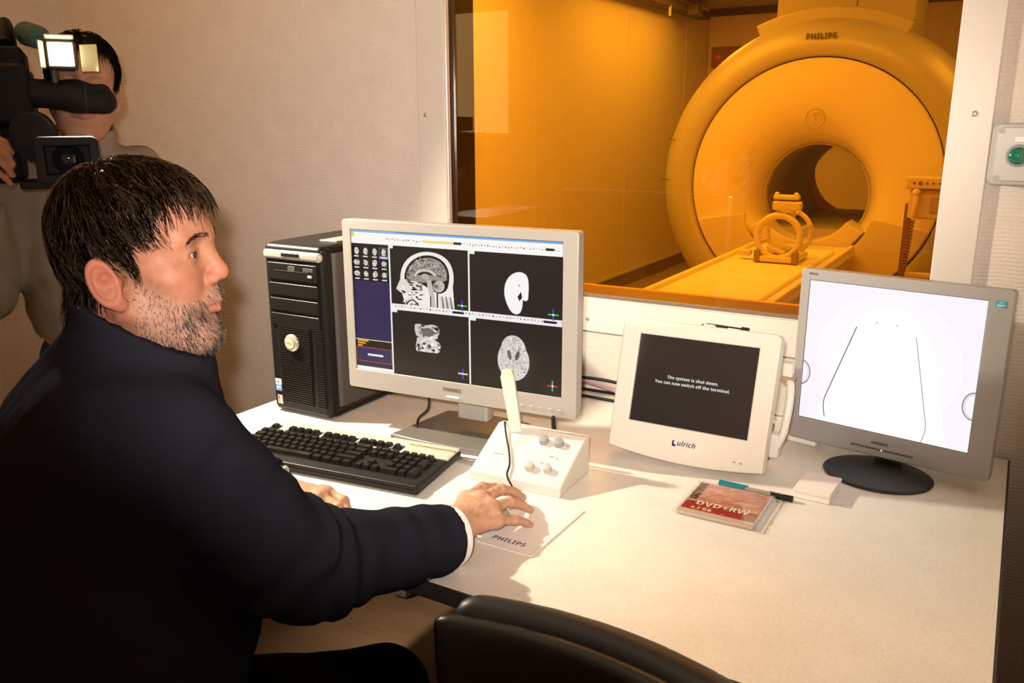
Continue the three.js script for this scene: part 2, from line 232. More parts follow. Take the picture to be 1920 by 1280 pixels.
// the scanner
{
  const CX = 0.495, CY = 1.07, CZ = -3.2;
  const t = thing('mri_scanner', 'large round white MRI scanner with a dark bore behind the amber glass', 'mri scanner', [CX, 0, CZ]);
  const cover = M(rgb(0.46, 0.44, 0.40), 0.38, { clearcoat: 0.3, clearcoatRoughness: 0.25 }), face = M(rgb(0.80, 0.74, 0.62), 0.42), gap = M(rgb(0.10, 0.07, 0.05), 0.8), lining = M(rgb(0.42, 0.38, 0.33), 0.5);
  const spin = (pts, n = 128) => lathe(pts, n).rotateX(Math.PI / 2).translate(0, CY, 0);
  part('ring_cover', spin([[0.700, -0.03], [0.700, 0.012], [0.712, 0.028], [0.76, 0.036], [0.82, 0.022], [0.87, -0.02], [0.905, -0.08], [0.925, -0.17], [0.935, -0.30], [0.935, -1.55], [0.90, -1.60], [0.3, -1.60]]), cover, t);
  const fp = []; // the face curves into the bore
  for (const [r, z] of [[0.694, -0.03], [0.694, 0.004], [0.685, 0.010], [0.62, 0.010], [0.55, 0.004], [0.49, -0.008], [0.44, -0.028], [0.40, -0.056], [0.36, -0.10], [0.33, -0.16], [0.312, -0.23], [0.303, -0.32]]) fp.push([r, z]);
  const drop = (g) => { const p = g.attributes.position; for (let i = 0; i < p.count; i++) { const x = p.getX(i), y = p.getY(i) - CY, r = Math.hypot(x, y); p.setXYZ(i, x - 0.012 * (1 - sstep(0.3, 0.68, r)), p.getY(i) - 0.08 * (1 - sstep(0.3, 0.68, r)), p.getZ(i)); } g.computeVertexNormals(); return g; };
  const finer = []; for (let i = 0; i < fp.length - 1; i++) for (let k = 0; k < 3; k++) finer.push([lerp(fp[i][0], fp[i + 1][0], k / 3), lerp(fp[i][1], fp[i + 1][1], k / 3)]);
  finer.push(fp[fp.length - 1]);
  part('face_panel', drop(spin(finer)), face, t, 'bright disc shaped front panel');
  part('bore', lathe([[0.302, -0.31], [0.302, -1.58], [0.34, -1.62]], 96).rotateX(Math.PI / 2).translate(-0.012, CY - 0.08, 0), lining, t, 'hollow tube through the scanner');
  part('bore_rim', new THREE.TorusGeometry(0.304, 0.006, 10, 96).translate(-0.012, CY - 0.08, -0.235), M(rgb(0.55, 0.5, 0.42), 0.4), t);
  // tray bridge in the lower bore
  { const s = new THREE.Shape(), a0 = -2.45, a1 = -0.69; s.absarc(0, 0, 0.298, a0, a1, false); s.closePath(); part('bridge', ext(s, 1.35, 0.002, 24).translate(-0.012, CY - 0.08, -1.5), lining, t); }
  { const s = new THREE.Shape(); s.absarc(0, 0, 0.36, -2.60, -0.54, false); s.absarc(0, 0.03, 0.285, -0.62, -2.52, true); s.closePath(); part('bore_lip', ext(s, 0.19, 0.008, 24).translate(-0.012, CY - 0.08, -0.17), M(rgb(0.72, 0.66, 0.55), 0.4), t, 'scooped lip under the bore'); part('lip_gap', new THREE.TorusGeometry(0.372, 0.005, 8, 60, 1.6).rotateZ(-2.35).translate(-0.012, CY - 0.08, 0.008), gap, t); }
  // lower front cover
  { const s = new THREE.Shape(), a = Math.asin(0.235 / 0.682); s.absarc(0, 0, 0.682, Math.PI + a, 2 * Math.PI - a, false); s.lineTo(0.36, -0.185); s.lineTo(0.33, -0.23); s.absarc(-0.012, -0.08, 0.385, -0.45, -2.69, true); s.lineTo(-0.36, -0.185); s.closePath();
    part('lower_cover', ext(s, 0.014, 0.004, 32).translate(0, CY, 0.008), M(rgb(0.72, 0.66, 0.54), 0.42), t); }
  part('base', [rbox(1.30, 0.42, 1.45, 0.05, 0, 0.215, -0.82)], cover, t);
  // cap and service shaft on top
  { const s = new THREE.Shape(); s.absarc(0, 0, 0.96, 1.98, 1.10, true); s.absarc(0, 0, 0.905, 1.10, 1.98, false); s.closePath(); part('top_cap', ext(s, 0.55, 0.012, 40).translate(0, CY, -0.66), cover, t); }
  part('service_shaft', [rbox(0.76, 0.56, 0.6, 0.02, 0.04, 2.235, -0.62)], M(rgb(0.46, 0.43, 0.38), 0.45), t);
  part('shaft_seam', [bx(0.11, 0.114, 1.99, 2.50, -0.319, -0.317)], gap, t);
  for (const a of [2.86, 3.14]) part('cover_seam', box(0.10, 0.004, 0.004, 0.86, 0, 0).rotateZ(a).translate(0, CY, -0.012).translate(0, 0, 0), gap, t);
  // emblem: thin ring with an upright mark
  part('emblem', [new THREE.TorusGeometry(0.052, 0.004, 8, 40).translate(0, 1.436, 0.009), rbox(0.010, 0.045, 0.006, 0.002, 0, 1.436, 0.010), rbox(0.018, 0.008, 0.006, 0.002, -0.006, 1.455, 0.010)], M(rgb(0.50, 0.40, 0.28), 0.5), t);
  // maker's lettering, thin raised letters
  { const g = new TextGeometry('PHILIPS', { font: FONT, size: 0.030, depth: 0.003, curveSegments: 4 }); g.computeBoundingBox(); const w = g.boundingBox.max.x; part('logo', g.translate(-w / 2, -0.015, 0).scale(0.165 / w, 1, 1).rotateX(-0.16).translate(0.0, 1.874, 0.034), M(rgb(0.05, 0.03, 0.02), 0.5), t); }
}
// patient table with the head coil on it
{
  const t = thing('patient_table', 'long patient table reaching from the scanner bore towards the window', 'patient table', [0.515, 0, -1.9]);
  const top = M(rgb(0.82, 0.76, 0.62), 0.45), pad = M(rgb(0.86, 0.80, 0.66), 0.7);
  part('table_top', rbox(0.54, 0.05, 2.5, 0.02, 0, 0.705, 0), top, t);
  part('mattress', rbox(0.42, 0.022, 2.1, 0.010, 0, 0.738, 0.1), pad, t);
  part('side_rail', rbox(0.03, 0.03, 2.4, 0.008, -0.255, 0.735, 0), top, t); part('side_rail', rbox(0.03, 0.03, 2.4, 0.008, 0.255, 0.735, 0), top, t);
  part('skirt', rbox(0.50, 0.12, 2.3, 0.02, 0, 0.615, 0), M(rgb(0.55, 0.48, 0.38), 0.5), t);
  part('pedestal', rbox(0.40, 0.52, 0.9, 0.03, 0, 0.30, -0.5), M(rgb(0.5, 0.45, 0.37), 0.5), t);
  part('foot', rbox(0.50, 0.05, 1.2, 0.015, 0, 0.026, -0.45), MT.grey, t);
}
{
  const t = thing('head_coil', 'ring shaped head coil with a mirror bracket on the patient table', 'head coil', [0.560, 0.752, -2.36]);
  const cw = M(rgb(0.72, 0.66, 0.54), 0.4), cd = M(rgb(0.30, 0.22, 0.14), 0.5);
  const ring = (z, r, tb) => new THREE.TorusGeometry(r, tb, 14, 48).translate(0, 0.124, z);
  part('front_ring', ring(0.10, 0.103, 0.016), cw, t); part('back_ring', ring(-0.12, 0.108, 0.012), cw, t);
  for (let k = 0; k < 8; k++) { const a = k / 8 * Math.PI * 2 + 0.39; part('rung', rbox(0.018, 0.014, 0.22, 0.004, 0, 0.112, 0).rotateZ(a).translate(0, 0.124, -0.01), cw, t); }
  part('cradle', [rbox(0.20, 0.03, 0.26, 0.01, 0, 0.017, 0)], cw, t);
  part('head_pad', rbox(0.09, 0.02, 0.2, 0.008, -0.03, 0.05, 0).rotateZ(-0.35), M(rgb(0.66, 0.6, 0.48), 0.8), t);
  part('foot', rbox(0.03, 0.06, 0.03, 0.006, -0.09, 0.03, 0.12).rotateZ(0), cd, t); part('foot', rbox(0.03, 0.06, 0.03, 0.006, 0.09, 0.03, 0.12), cd, t);
  const b = part('mirror_bracket', [rbox(0.135, 0.045, 0.05, 0.012, 0.03, 0.275, 0.09), rbox(0.12, 0.022, 0.05, 0.008, 0.025, 0.315, 0.09)], cw, t);
  part('hinge', [rbox(0.016, 0.06, 0.03, 0.004, 0.06, 0.245, 0.08), rbox(0.016, 0.06, 0.03, 0.004, -0.01, 0.245, 0.08)], cw, b);
  part('knob', [sph(0.012, -0.02, 0.328, 0.10), sph(0.012, 0.07, 0.328, 0.10)], cw, b);
  part('clamp', rbox(0.06, 0.03, 0.05, 0.008, -0.17, 0.03, 0.04), cw, t);
}
// patient console hung beside the bore
{
  const t = thing('scanner_side_panel', 'pale control panel with buttons on a post right of the bore', 'control panel', [1.125, 0, -3.0]);
  const pc = M(rgb(0.68, 0.6, 0.46), 0.45);
  part('post', rbox(0.035, 1.0, 0.04, 0.008, -0.082, 0.5, -0.04), M(rgb(0.22, 0.12, 0.06), 0.5), t);
  part('foot', rbox(0.3, 0.04, 0.25, 0.01, 0, 0.021, -0.02), M(rgb(0.4, 0.33, 0.25), 0.5), t);
  part('cross_bar', rbox(0.3, 0.03, 0.03, 0.008, 0.05, 0.62, -0.04), pc, t);
  const hd = part('panel_head', [rbox(0.22, 0.062, 0.10, 0.010, 0.01, 1.11, 0)], pc, t);
  for (let k = 0; k < 5; k++) part('button', cyl(k === 1 ? 0.010 : 0.006, k === 1 ? 0.010 : 0.006, 0.006, 0, 0, 0, 12).rotateX(Math.PI / 2).translate(-0.06 + 0.03 * k, 1.11, 0.052), M(rgb(0.22, 0.1, 0.05), 0.4), hd);
  part('panel_body', rbox(0.19, 0.15, 0.06, 0.010, 0.015, 1.0, -0.01), pc, t);
  part('keypad', rbox(0.045, 0.08, 0.012, 0.004, 0.045, 1.0, 0.024), M(rgb(0.45, 0.33, 0.2), 0.5), t);
  const hs = part('handset', [tube([[-0.045, 1.06, 0.045], [-0.042, 1.0, 0.055], [-0.05, 0.93, 0.05]], 0.016, 16, 10), sph(0.022, -0.045, 1.06, 0.045)], pc, t);
  const pts = []; for (let k = 0; k <= 120; k++) { const u = k / 120; pts.push(V(-0.05 + 0.012 * Math.cos(u * 90) - 0.015 * u, 0.92 - 0.24 * u, 0.05 + 0.012 * Math.sin(u * 90))); }
  part('coiled_cord', tube(pts, 0.004, 240, 5), M(rgb(0.28, 0.15, 0.07), 0.6), hs);
}
// ---------------------------------------------------------------- the desk
const DT = 0.74;
{
  const t = thing('desk', 'cream laminate desk with a thin dark edge in front of the window', 'desk', [0.8, 0, 0.5]);
  const e = 0.004;
  part('desk_top', boxUV(-0.8 + e, 0.797 - e, DT - 0.028, DT, -0.484, 0.51 - e), MT.desk, t);
  part('edge_band', bx(-0.8 + e, 0.797, DT - 0.028, DT - 0.0008, 0.51 - e, 0.51), MT.deskEdge, t);
  part('edge_band', bx(0.797 - e, 0.797, DT - 0.028, DT - 0.0008, -0.484, 0.51 - e), MT.deskEdge, t);
  part('edge_band', bx(-0.8, -0.8 + e, DT - 0.028, DT - 0.0008, -0.484, 0.51), MT.deskEdge, t);
  const leg = M(rgb(0.20, 0.19, 0.18), 0.45);
  for (const [x, z] of [[-0.74, -0.42], [-0.74, 0.42], [0.74, -0.42], [0.74, 0.42]]) { const l = part('leg', rbox(0.05, DT - 0.032, 0.05, 0.006, x, (DT - 0.028) / 2, z), leg, t); part('foot', cyl(0.022, 0.026, 0.01, x, 0.006, z, 16), MT.black, l); }
  part('apron', bx(-0.715, 0.715, DT - 0.10, DT - 0.0285, -0.43, -0.41), leg, t);
}
const Y0 = DT + 0.0005;
// ---------------------------------------------------------------- computer tower
{
  const W = 0.178, H = 0.408, D = 0.42;
  const t = thing('computer_tower', 'black computer tower with a silver top strip left of the wide monitor', 'computer', [0.142, Y0, 0.34], 0.02);
  const side = M(rgb(0.085, 0.075, 0.066), 0.55, { metalness: 0.2, specularIntensity: 0.5 }), blk = M(rgb(0.009, 0.009, 0.009), 0.36, { specularIntensity: 0.35 }), sil = M(rgb(0.50, 0.47, 0.40), 0.28, { metalness: 0.5 });
  part('case', rbox(W - 0.012, H - 0.014, D - 0.055, 0.012, 0, H / 2 + 0.003, -0.02), side, t, 'dark grey metal case');
  part('top_cover', rbox(W, 0.02, D - 0.02, 0.009, 0, H - 0.011, -0.01), blk, t);
  part('bottom_rail', rbox(W, 0.018, D - 0.02, 0.008, 0, 0.012, -0.01), blk, t);
  const fr = part('front_panel', [rbox(W, H - 0.004, 0.04, 0.014, 0, H / 2 + 0.001, D / 2 - 0.022)], blk, t);
  part('silver_strip', rbox(W - 0.006, 0.022, 0.046, 0.008, 0, H - 0.026, D / 2 - 0.019), sil, fr, 'champagne silver strip');
  part('badge_recess', rbox(0.052, 0.009, 0.004, 0.0019, 0, H - 0.024, D / 2 + 0.0045), blk, fr);
  part('top_badge', rbox(0.05, 0.003, 0.10, 0.0014, 0.04, H + 0.0005, 0.08), sil, t);
  const fz = D / 2 - 0.001;
  for (let k = 0; k < 4; k++) part('drive_bay', rbox(W - 0.03, k < 1 ? 0.040 : 0.030, 0.006, 0.0025, 0, H - 0.064 - k * 0.036 - (k > 0 ? 0.006 : 0), fz), M(rgb(0.010, 0.0095, 0.0095), 0.32, { specularIntensity: 0.4 }), fr);
  part('drive_button', rbox(0.012, 0.006, 0.003, 0.001, 0.055, H - 0.07, fz + 0.004), MT.grey, fr);
  part('drive_slot', [box(0.10, 0.0012, 0.001, 0, H - 0.062, fz + 0.0035), rbox(0.022, 0.012, 0.001, 0.0004, -0.0, H - 0.056, fz + 0.0035), rbox(0.03, 0.008, 0.001, 0.0004, 0.05, H - 0.056, fz + 0.0035)], M(rgb(0.05, 0.05, 0.05), 0.4), fr);
  // vent grille: fine horizontal louvres
  const lou = []; for (let k = 0; k < 34; k++) for (const [x, w] of [[-0.008, 0.098], [0.066, 0.028]]) lou.push(box(w, 0.0028, 0.004, x, 0.03 + k * 0.0056, fz + 0.001));
  part('vent_grille', lou, M(rgb(0.014, 0.013, 0.012), 0.35, { specularIntensity: 0.4 }), fr);
  const bt = part('power_button', [lathe([[0.0001, 0.006], [0.014, 0.0055], [0.019, 0.003], [0.0205, 0], [0.0205, -0.004]], 36).rotateX(Math.PI / 2).translate(-0.012, 0.178, fz + 0.006)], sil, fr, 'round silver maker badge');
  const oval = canvasTex(128, 128, (g, w, h) => { g.fillStyle = '#b8ad97'; g.fillRect(0, 0, w, h); g.fillStyle = '#54483a'; g.font = 'bold 40px sans-serif'; g.textAlign = 'center'; g.textBaseline = 'middle'; g.fillText('DELL', 64, 64); });
  part('badge_print', new THREE.CircleGeometry(0.0125, 24).translate(-0.012, 0.178, fz + 0.0123), M(rgb(1, 1, 1), 0.4, { map: oval }), bt);
  const st1 = canvasTex(64, 96, (g, w, h) => { g.fillStyle = '#dfe6ee'; g.fillRect(0, 0, w, h); g.fillStyle = '#5a88c0'; g.fillRect(0, 46, w, 50); g.fillStyle = '#c04030'; g.beginPath(); g.arc(28, 26, 10, 0, 7); g.fill(); g.fillStyle = '#f4f4f4'; g.fillRect(10, 60, 40, 14); });
  const st2 = canvasTex(64, 80, (g, w, h) => { g.fillStyle = '#caa88a'; g.fillRect(0, 0, w, h); g.fillStyle = '#7a4d38'; g.fillRect(8, 10, 22, 30); g.fillStyle = '#e8e0d4'; g.fillRect(34, 16, 20, 48); g.fillStyle = '#6f7a8c'; g.fillRect(12, 48, 18, 18); });
  part('sticker', rbox(0.020, 0.030, 0.0008, 0.0003, -0.066, 0.068, fz + 0.0015), M(rgb(1, 1, 1), 0.35, { map: st1 }), fr); part('sticker', rbox(0.016, 0.022, 0.0008, 0.0003, -0.064, 0.032, fz + 0.0015), M(rgb(1, 1, 1), 0.35, { map: st2 }), fr);
  for (const [x, z] of [[-0.07, -0.17], [0.07, -0.17], [-0.07, 0.16], [0.07, 0.16]]) part('foot', cyl(0.009, 0.009, 0.006, x, 0.003, z, 14), MT.black, t);
}
// ---------------------------------------------------------------- screens
function monitor(name, label, [x, y, z], yaw, tilt, W, H, bez, o) {
  const t = thing(name, label, 'monitor', [x, Y0, z], yaw);
  const head = new THREE.Group(); head.name = 'display_head'; head.position.y = y - Y0; head.rotation.x = -tilt; t.add(head);
  const iw = W - bez.l - bez.r, ih = H - bez.t - bez.b, ix = (bez.l - bez.r) / 2, iy = (bez.b - bez.t) / 2;
  part('bezel', ext(frameShape(W - 0.004, H - 0.004, 0.006, iw, ih, ix, iy), o.depth - 0.004, 0.002, 6).translate(0, 0, -o.depth + 0.002), o.mat, head);
  part('back_shell', [rbox(W - 0.004, H - 0.004, 0.012, 0.005, 0, 0, -o.depth - 0.004), rbox(W * 0.62, H * 0.66, 0.05, 0.02, 0, 0, -o.depth - 0.022)], o.back, head);
  const scr = M(rgb(0.006, 0.006, 0.006), 0.28, { emissive: rgb(1, 1, 1), emissiveMap: o.tex, emissiveIntensity: o.glow });
  part('screen', new THREE.PlaneGeometry(iw + 0.001, ih + 0.001).translate(ix, iy, -0.0025), scr, head);
  part('screen_gasket', ext(frameShape(iw + 0.002, ih + 0.002, 0.001, iw - 0.005, ih - 0.005), 0.001).translate(ix, iy, -0.0022), MT.black, head);
  return { t, head, iw, ih, ix, iy };
}
// image shown on the wide monitor
function brainSagittal(g, x, y, w, h) {
  g.save(); g.translate(x, y); g.scale(w / 100, h / 100);
  g.fillStyle = '#f2efe9'; g.beginPath(); g.moveTo(18, 92); g.bezierCurveTo(10, 70, 12, 60, 12, 50); g.bezierCurveTo(14, 12, 42, 1, 58, 3); g.bezierCurveTo(88, 6, 92, 34, 88, 58); g.lineTo(90, 100); g.lineTo(18, 100); g.closePath(); g.fill();
  g.fillStyle = '#0d0a0a'; g.beginPath(); g.moveTo(18, 52); g.bezierCurveTo(19, 18, 44, 7, 58, 9); g.bezierCurveTo(80, 12, 86, 34, 82, 54); g.bezierCurveTo(80, 70, 70, 72, 66, 72); g.lineTo(40, 56); g.closePath(); g.fill();
  const gr = '#9a948c'; g.fillStyle = gr; g.beginPath(); g.moveTo(21, 50); g.bezierCurveTo(23, 22, 44, 11, 58, 13); g.bezierCurveTo(76, 16, 82, 32, 79, 48); g.bezierCurveTo(74, 54, 64, 50, 60, 50); g.bezierCurveTo(50, 58, 36, 58, 21, 50); g.fill();
  for (let k = 0; k < 170; k++) { const a = rr(3.2, 6.3), r = rr(0.55, 1); const px = 51 + 29 * r * Math.cos(a), py = 46 + 32 * r * Math.sin(a); g.strokeStyle = rnd() < 0.5 ? '#4a4541' : '#c9c3ba'; g.lineWidth = rr(0.4, 1.1); g.beginPath(); g.moveTo(px, py); g.quadraticCurveTo(px + rr(-4, 4), py + rr(-3, 3), px + rr(-5, 5), py + rr(-5, 5)); g.stroke(); }
  g.strokeStyle = '#d8d2c8'; g.lineWidth = 3; g.beginPath(); g.moveTo(34, 46); g.bezierCurveTo(36, 32, 56, 30, 64, 42); g.stroke();
  g.fillStyle = '#161312'; g.beginPath(); g.moveTo(37, 44); g.bezierCurveTo(42, 35, 56, 35, 60, 43); g.bezierCurveTo(52, 40, 44, 42, 37, 44); g.fill();
  g.fillStyle = '#b9b2a8'; g.beginPath(); g.ellipse(49, 45, 6, 5, 0.2, 0, 7); g.fill();
  g.fillStyle = '#d6d0c6'; g.beginPath(); g.ellipse(68, 60, 8, 10, 0.3, 0, 7); g.fill(); for (let k = 0; k < 20; k++) { g.strokeStyle = '#6b6560'; g.lineWidth = 0.6; g.beginPath(); g.moveTo(64, 60); g.lineTo(64 + 11 * Math.cos(k * 0.33), 60 + 11 * Math.sin(k * 0.33)); g.stroke(); }
  g.fillStyle = '#c6c0b6'; g.beginPath(); g.moveTo(51, 50); g.lineTo(57, 50); g.bezierCurveTo(60, 66, 62, 74, 63, 100); g.lineTo(57, 100); g.bezierCurveTo(57, 78, 50, 64, 51, 50); g.fill();
  g.fillStyle = '#14100f'; g.fillRect(64.5, 72, 2, 28); g.fillRect(55, 78, 1.4, 22);
  g.fillStyle = '#e2ddd4'; g.beginPath(); g.moveTo(12, 52); g.lineTo(40, 58); g.lineTo(44, 72); g.lineTo(12, 76); g.lineTo(5, 70); g.closePath(); g.fill();
  for (let k = 0; k < 60; k++) { g.fillStyle = ['#3a3431', '#857d75', '#f4f1ec', '#191413'][k % 4]; g.beginPath(); g.ellipse(rr(14, 44), rr(54, 98), rr(0.8, 4), rr(0.5, 1.8), rr(-0.5, 0.5), 0, 7); g.fill(); }
  g.strokeStyle = '#f2eee8'; g.lineWidth = 3; g.beginPath(); g.moveTo(16, 92); g.bezierCurveTo(22, 78, 36, 78, 42, 96); g.stroke(); g.strokeStyle = '#181311'; g.lineWidth = 2; g.beginPath(); g.moveTo(20, 96); g.bezierCurveTo(25, 84, 34, 84, 38, 98); g.stroke();
  for (let k = 0; k < 6; k++) { g.fillStyle = k % 2 ? '#8b847c' : '#e4dfd8'; g.beginPath(); g.moveTo(68 + 3 * k, 76); g.lineTo(70 + 3 * k, 76); g.lineTo(74 + 3 * k, 100); g.lineTo(70 + 3 * k, 100); g.fill(); }
  g.restore();
}
function brainAxial(g, cx, cy, rx, ry) {
  g.strokeStyle = '#2e2724'; g.lineWidth = 3; g.beginPath(); g.ellipse(cx, cy - ry * 0.06, rx * 1.13, ry * 1.13, 0, 0, 7); g.stroke();
  g.fillStyle = '#d9d5cf'; g.beginPath(); g.ellipse(cx, cy + ry * 0.12, rx, ry * 0.86, 0, 0, 7); g.fill(); g.beginPath(); g.ellipse(cx, cy - ry * 0.35, rx * 0.78, ry * 0.62, 0, 0, 7); g.fill();
  for (let k = 0; k < 260; k++) { const a = rr(0, 6.28), r = Math.sqrt(rnd()); const px = cx + rx * 0.94 * r * Math.cos(a), py = cy + ry * 0.9 * r * Math.sin(a); g.strokeStyle = k % 2 ? '#fbfaf8' : '#7d7772'; g.lineWidth = rr(1.5, 3.2); g.beginPath(); g.moveTo(px, py); g.quadraticCurveTo(px + rr(-8, 8), py + rr(-8, 8), px + rr(-12, 12), py + rr(-12, 12)); g.stroke(); }
  g.fillStyle = '#6d6864'; for (const s of [-1, 1]) { g.beginPath(); g.ellipse(cx + s * rx * 0.25, cy - ry * 0.12, rx * 0.12, ry * 0.22, s * 0.3, 0, 7); g.fill(); g.fillStyle = '#5b5652'; }
  g.strokeStyle = '#77716c'; g.lineWidth = 1.6; g.beginPath(); g.moveTo(cx, cy - ry * 0.9); g.lineTo(cx, cy + ry * 0.9); g.stroke();
}
const wideTex = canvasTex(1280, 800, (g, w, h) => {
  g.fillStyle = '#1c1412'; g.fillRect(0, 0, w, h);
  g.fillStyle = '#3f78c2'; g.fillRect(0, 0, w, 18); g.fillStyle = '#7fb4ea'; g.fillRect(0, 9, w, 8);
  g.fillStyle = '#e8f0fa'; for (let k = 0; k < 24; k++) g.fillRect(8 + k * 12, 4, rr(5, 10), 7);
  g.fillStyle = '#fdfbf8'; g.fillRect(0, 18, w, 62); g.fillStyle = '#f6d98a'; g.fillRect(470, 42, 190, 13); g.fillStyle = '#f4cf70'; g.fillRect(0, 20, 26, 24);
  for (let k = 0; k < 60; k++) { const x = 240 + k * 17; if (x > 470 && x < 670) continue; g.fillStyle = ['#3a3a40', '#8c8478', '#b06038', '#c9c2b4'][(k * 7) % 4]; g.fillRect(x, rr(42, 50), rr(3, 8), rr(4, 9)); }
  g.fillStyle = '#191515'; for (const [x, y] of [[655, 42], [1180, 42]]) g.fillRect(x, y, 44, 12);
  // left column
  g.fillStyle = '#100c10'; g.fillRect(4, 96, 244, 190); g.fillStyle = '#2a2350'; g.fillRect(4, 286, 244, 330);
  for (let r = 0; r < 3; r++) for (let c = 0; c < 4; c++) { const x = 10 + c * 60, y = 100 + r * 62; if (r === 0 && c === 3) { g.fillStyle = '#8fa7c8'; g.fillRect(x - 2, y - 2, 58, 60); } g.fillStyle = '#050404'; g.fillRect(x, y, 52, 44); g.fillStyle = '#d6d2cc'; g.beginPath(); if (r === 0) g.ellipse(x + 28, y + 22, 15, 20, 0, 0, 7); else g.ellipse(x + 26, y + 22, 20 - 4 * (c % 2), 15, c, 0, 7); g.fill(); for (let k = 0; k < 22; k++) { g.fillStyle = k % 2 ? '#3b3633' : '#f6f4f0'; g.fillRect(x + rr(10, 42), y + rr(6, 38), rr(2, 7), rr(1, 4)); } g.fillStyle = '#ece8e2'; g.fillRect(x + 10, y + 47, 32, 7); }
  g.fillStyle = '#f0d9a4'; g.fillRect(4, 616, 244, 5); g.fillStyle = '#1d0f0c'; g.fillRect(4, 621, 244, 40); g.fillStyle = '#f0a838'; g.font = 'bold 15px sans-serif'; for (let k = 0; k < 3; k++) { g.fillRect(18, 622 + k * 14, 74 - 20 * k, 9); }
  g.fillStyle = '#b4473a'; g.fillRect(10, 662, 236, 5); g.fillRect(10, 742, 236, 5); g.fillRect(10, 662, 4, 84); g.fillRect(242, 662, 4, 84); g.fillStyle = '#2c2656'; g.fillRect(16, 668, 224, 72); g.fillStyle = '#f4f0f4'; g.fillRect(84, 698, 104, 12); g.fillStyle = '#23203a'; g.fillRect(4, 748, 244, 26); g.fillStyle = '#fbf8f4'; g.fillRect(4, 774, 244, 22);
  // four viewports
  g.fillStyle = '#f4f1f2'; g.fillRect(248, 80, 10, 720); g.fillRect(738, 80, 10, 720); g.fillRect(248, 396, w - 248, 34); g.fillRect(248, 80, 30, 16); g.fillRect(748, 80, 30, 16); g.fillRect(258, 430, 34, 14); g.fillRect(748, 430, 34, 14); g.fillRect(0, 794, w, 6);
  for (let k = 0; k < 50; k++) { g.fillStyle = ['#5a5653', '#9a948e', '#7c3d2c'][k % 3]; g.fillRect(280 + k * 20, 406, rr(3, 9), rr(3, 9)); } g.fillStyle = '#171313'; g.fillRect(640, 405, 70, 12); g.fillRect(1170, 405, 70, 12);
  g.save(); g.beginPath(); g.rect(258, 96, 480, 300); g.clip(); brainSagittal(g, 268, 92, 430, 316); g.restore();
  // bright blob
  g.fillStyle = '#fbfaf7'; g.beginPath(); g.moveTo(960, 330); g.bezierCurveTo(930, 260, 960, 180, 1030, 170); g.bezierCurveTo(1090, 168, 1090, 210, 1084, 300); g.bezierCurveTo(1080, 320, 1060, 318, 1056, 308); g.bezierCurveTo(1050, 330, 1056, 380, 1020, 388); g.bezierCurveTo(985, 390, 968, 350, 960, 330); g.fill();
  g.fillStyle = '#1c1412'; g.beginPath(); g.moveTo(1024, 296); g.lineTo(1044, 270); g.lineTo(1050, 300); g.lineTo(1034, 318); g.closePath(); g.fill(); g.fillStyle = '#b9b3ad'; g.beginPath(); g.arc(1034, 238, 6, 0, 7); g.fill();
  // coronal fragment
  g.save(); g.beginPath(); g.moveTo(404, 500); g.bezierCurveTo(440, 484, 470, 508, 500, 492); g.bezierCurveTo(540, 488, 566, 500, 556, 540); g.bezierCurveTo(536, 560, 548, 576, 562, 596); g.bezierCurveTo(568, 630, 552, 656, 520, 646); g.bezierCurveTo(480, 652, 440, 644, 410, 648); g.bezierCurveTo(394, 610, 420, 590, 414, 566); g.bezierCurveTo(400, 540, 398, 520, 404, 500); g.clip();
  g.fillStyle = '#cfcac4'; g.fillRect(390, 480, 190, 180);
  for (let k = 0; k < 46; k++) { g.fillStyle = ['#f8f6f3', '#4a4340', '#8f8781', '#e9e5e0', '#241b18'][k % 5]; g.beginPath(); const x = rr(404, 560), y = rr(492, 650); g.moveTo(x, y); g.bezierCurveTo(x + rr(5, 26), y + rr(-16, 4), x + rr(10, 34), y + rr(0, 18), x + rr(-4, 14), y + rr(8, 24)); g.bezierCurveTo(x - rr(4, 20), y + rr(4, 18), x - rr(6, 18), y, x, y); g.fill(); }
  g.fillStyle = '#6f6761'; g.beginPath(); g.ellipse(486, 536, 40, 24, 0, 0, 7); g.fill(); g.strokeStyle = '#f4f1ec'; g.lineWidth = 5; g.beginPath(); g.moveTo(440, 590); g.quadraticCurveTo(484, 560, 530, 592); g.stroke(); g.restore();
  brainAxial(g, 1000, 620, 92, 124);
  for (const [x, y, a, b] of [[700, 372, '#4a44d8', '#45c04a'], [1222, 372, '#4a44d8', '#45c04a'], [698, 742, '#4a44d8', '#e8e4da'], [1222, 742, '#45c078', '#d03830']]) { g.fillStyle = a; g.fillRect(x - 4, y - 28, 8, 56); g.fillStyle = b; g.fillRect(x - 30, y - 4, 60, 8); g.fillStyle = '#f0f0f0'; g.fillRect(x - 5, y - 5, 10, 10); }
});
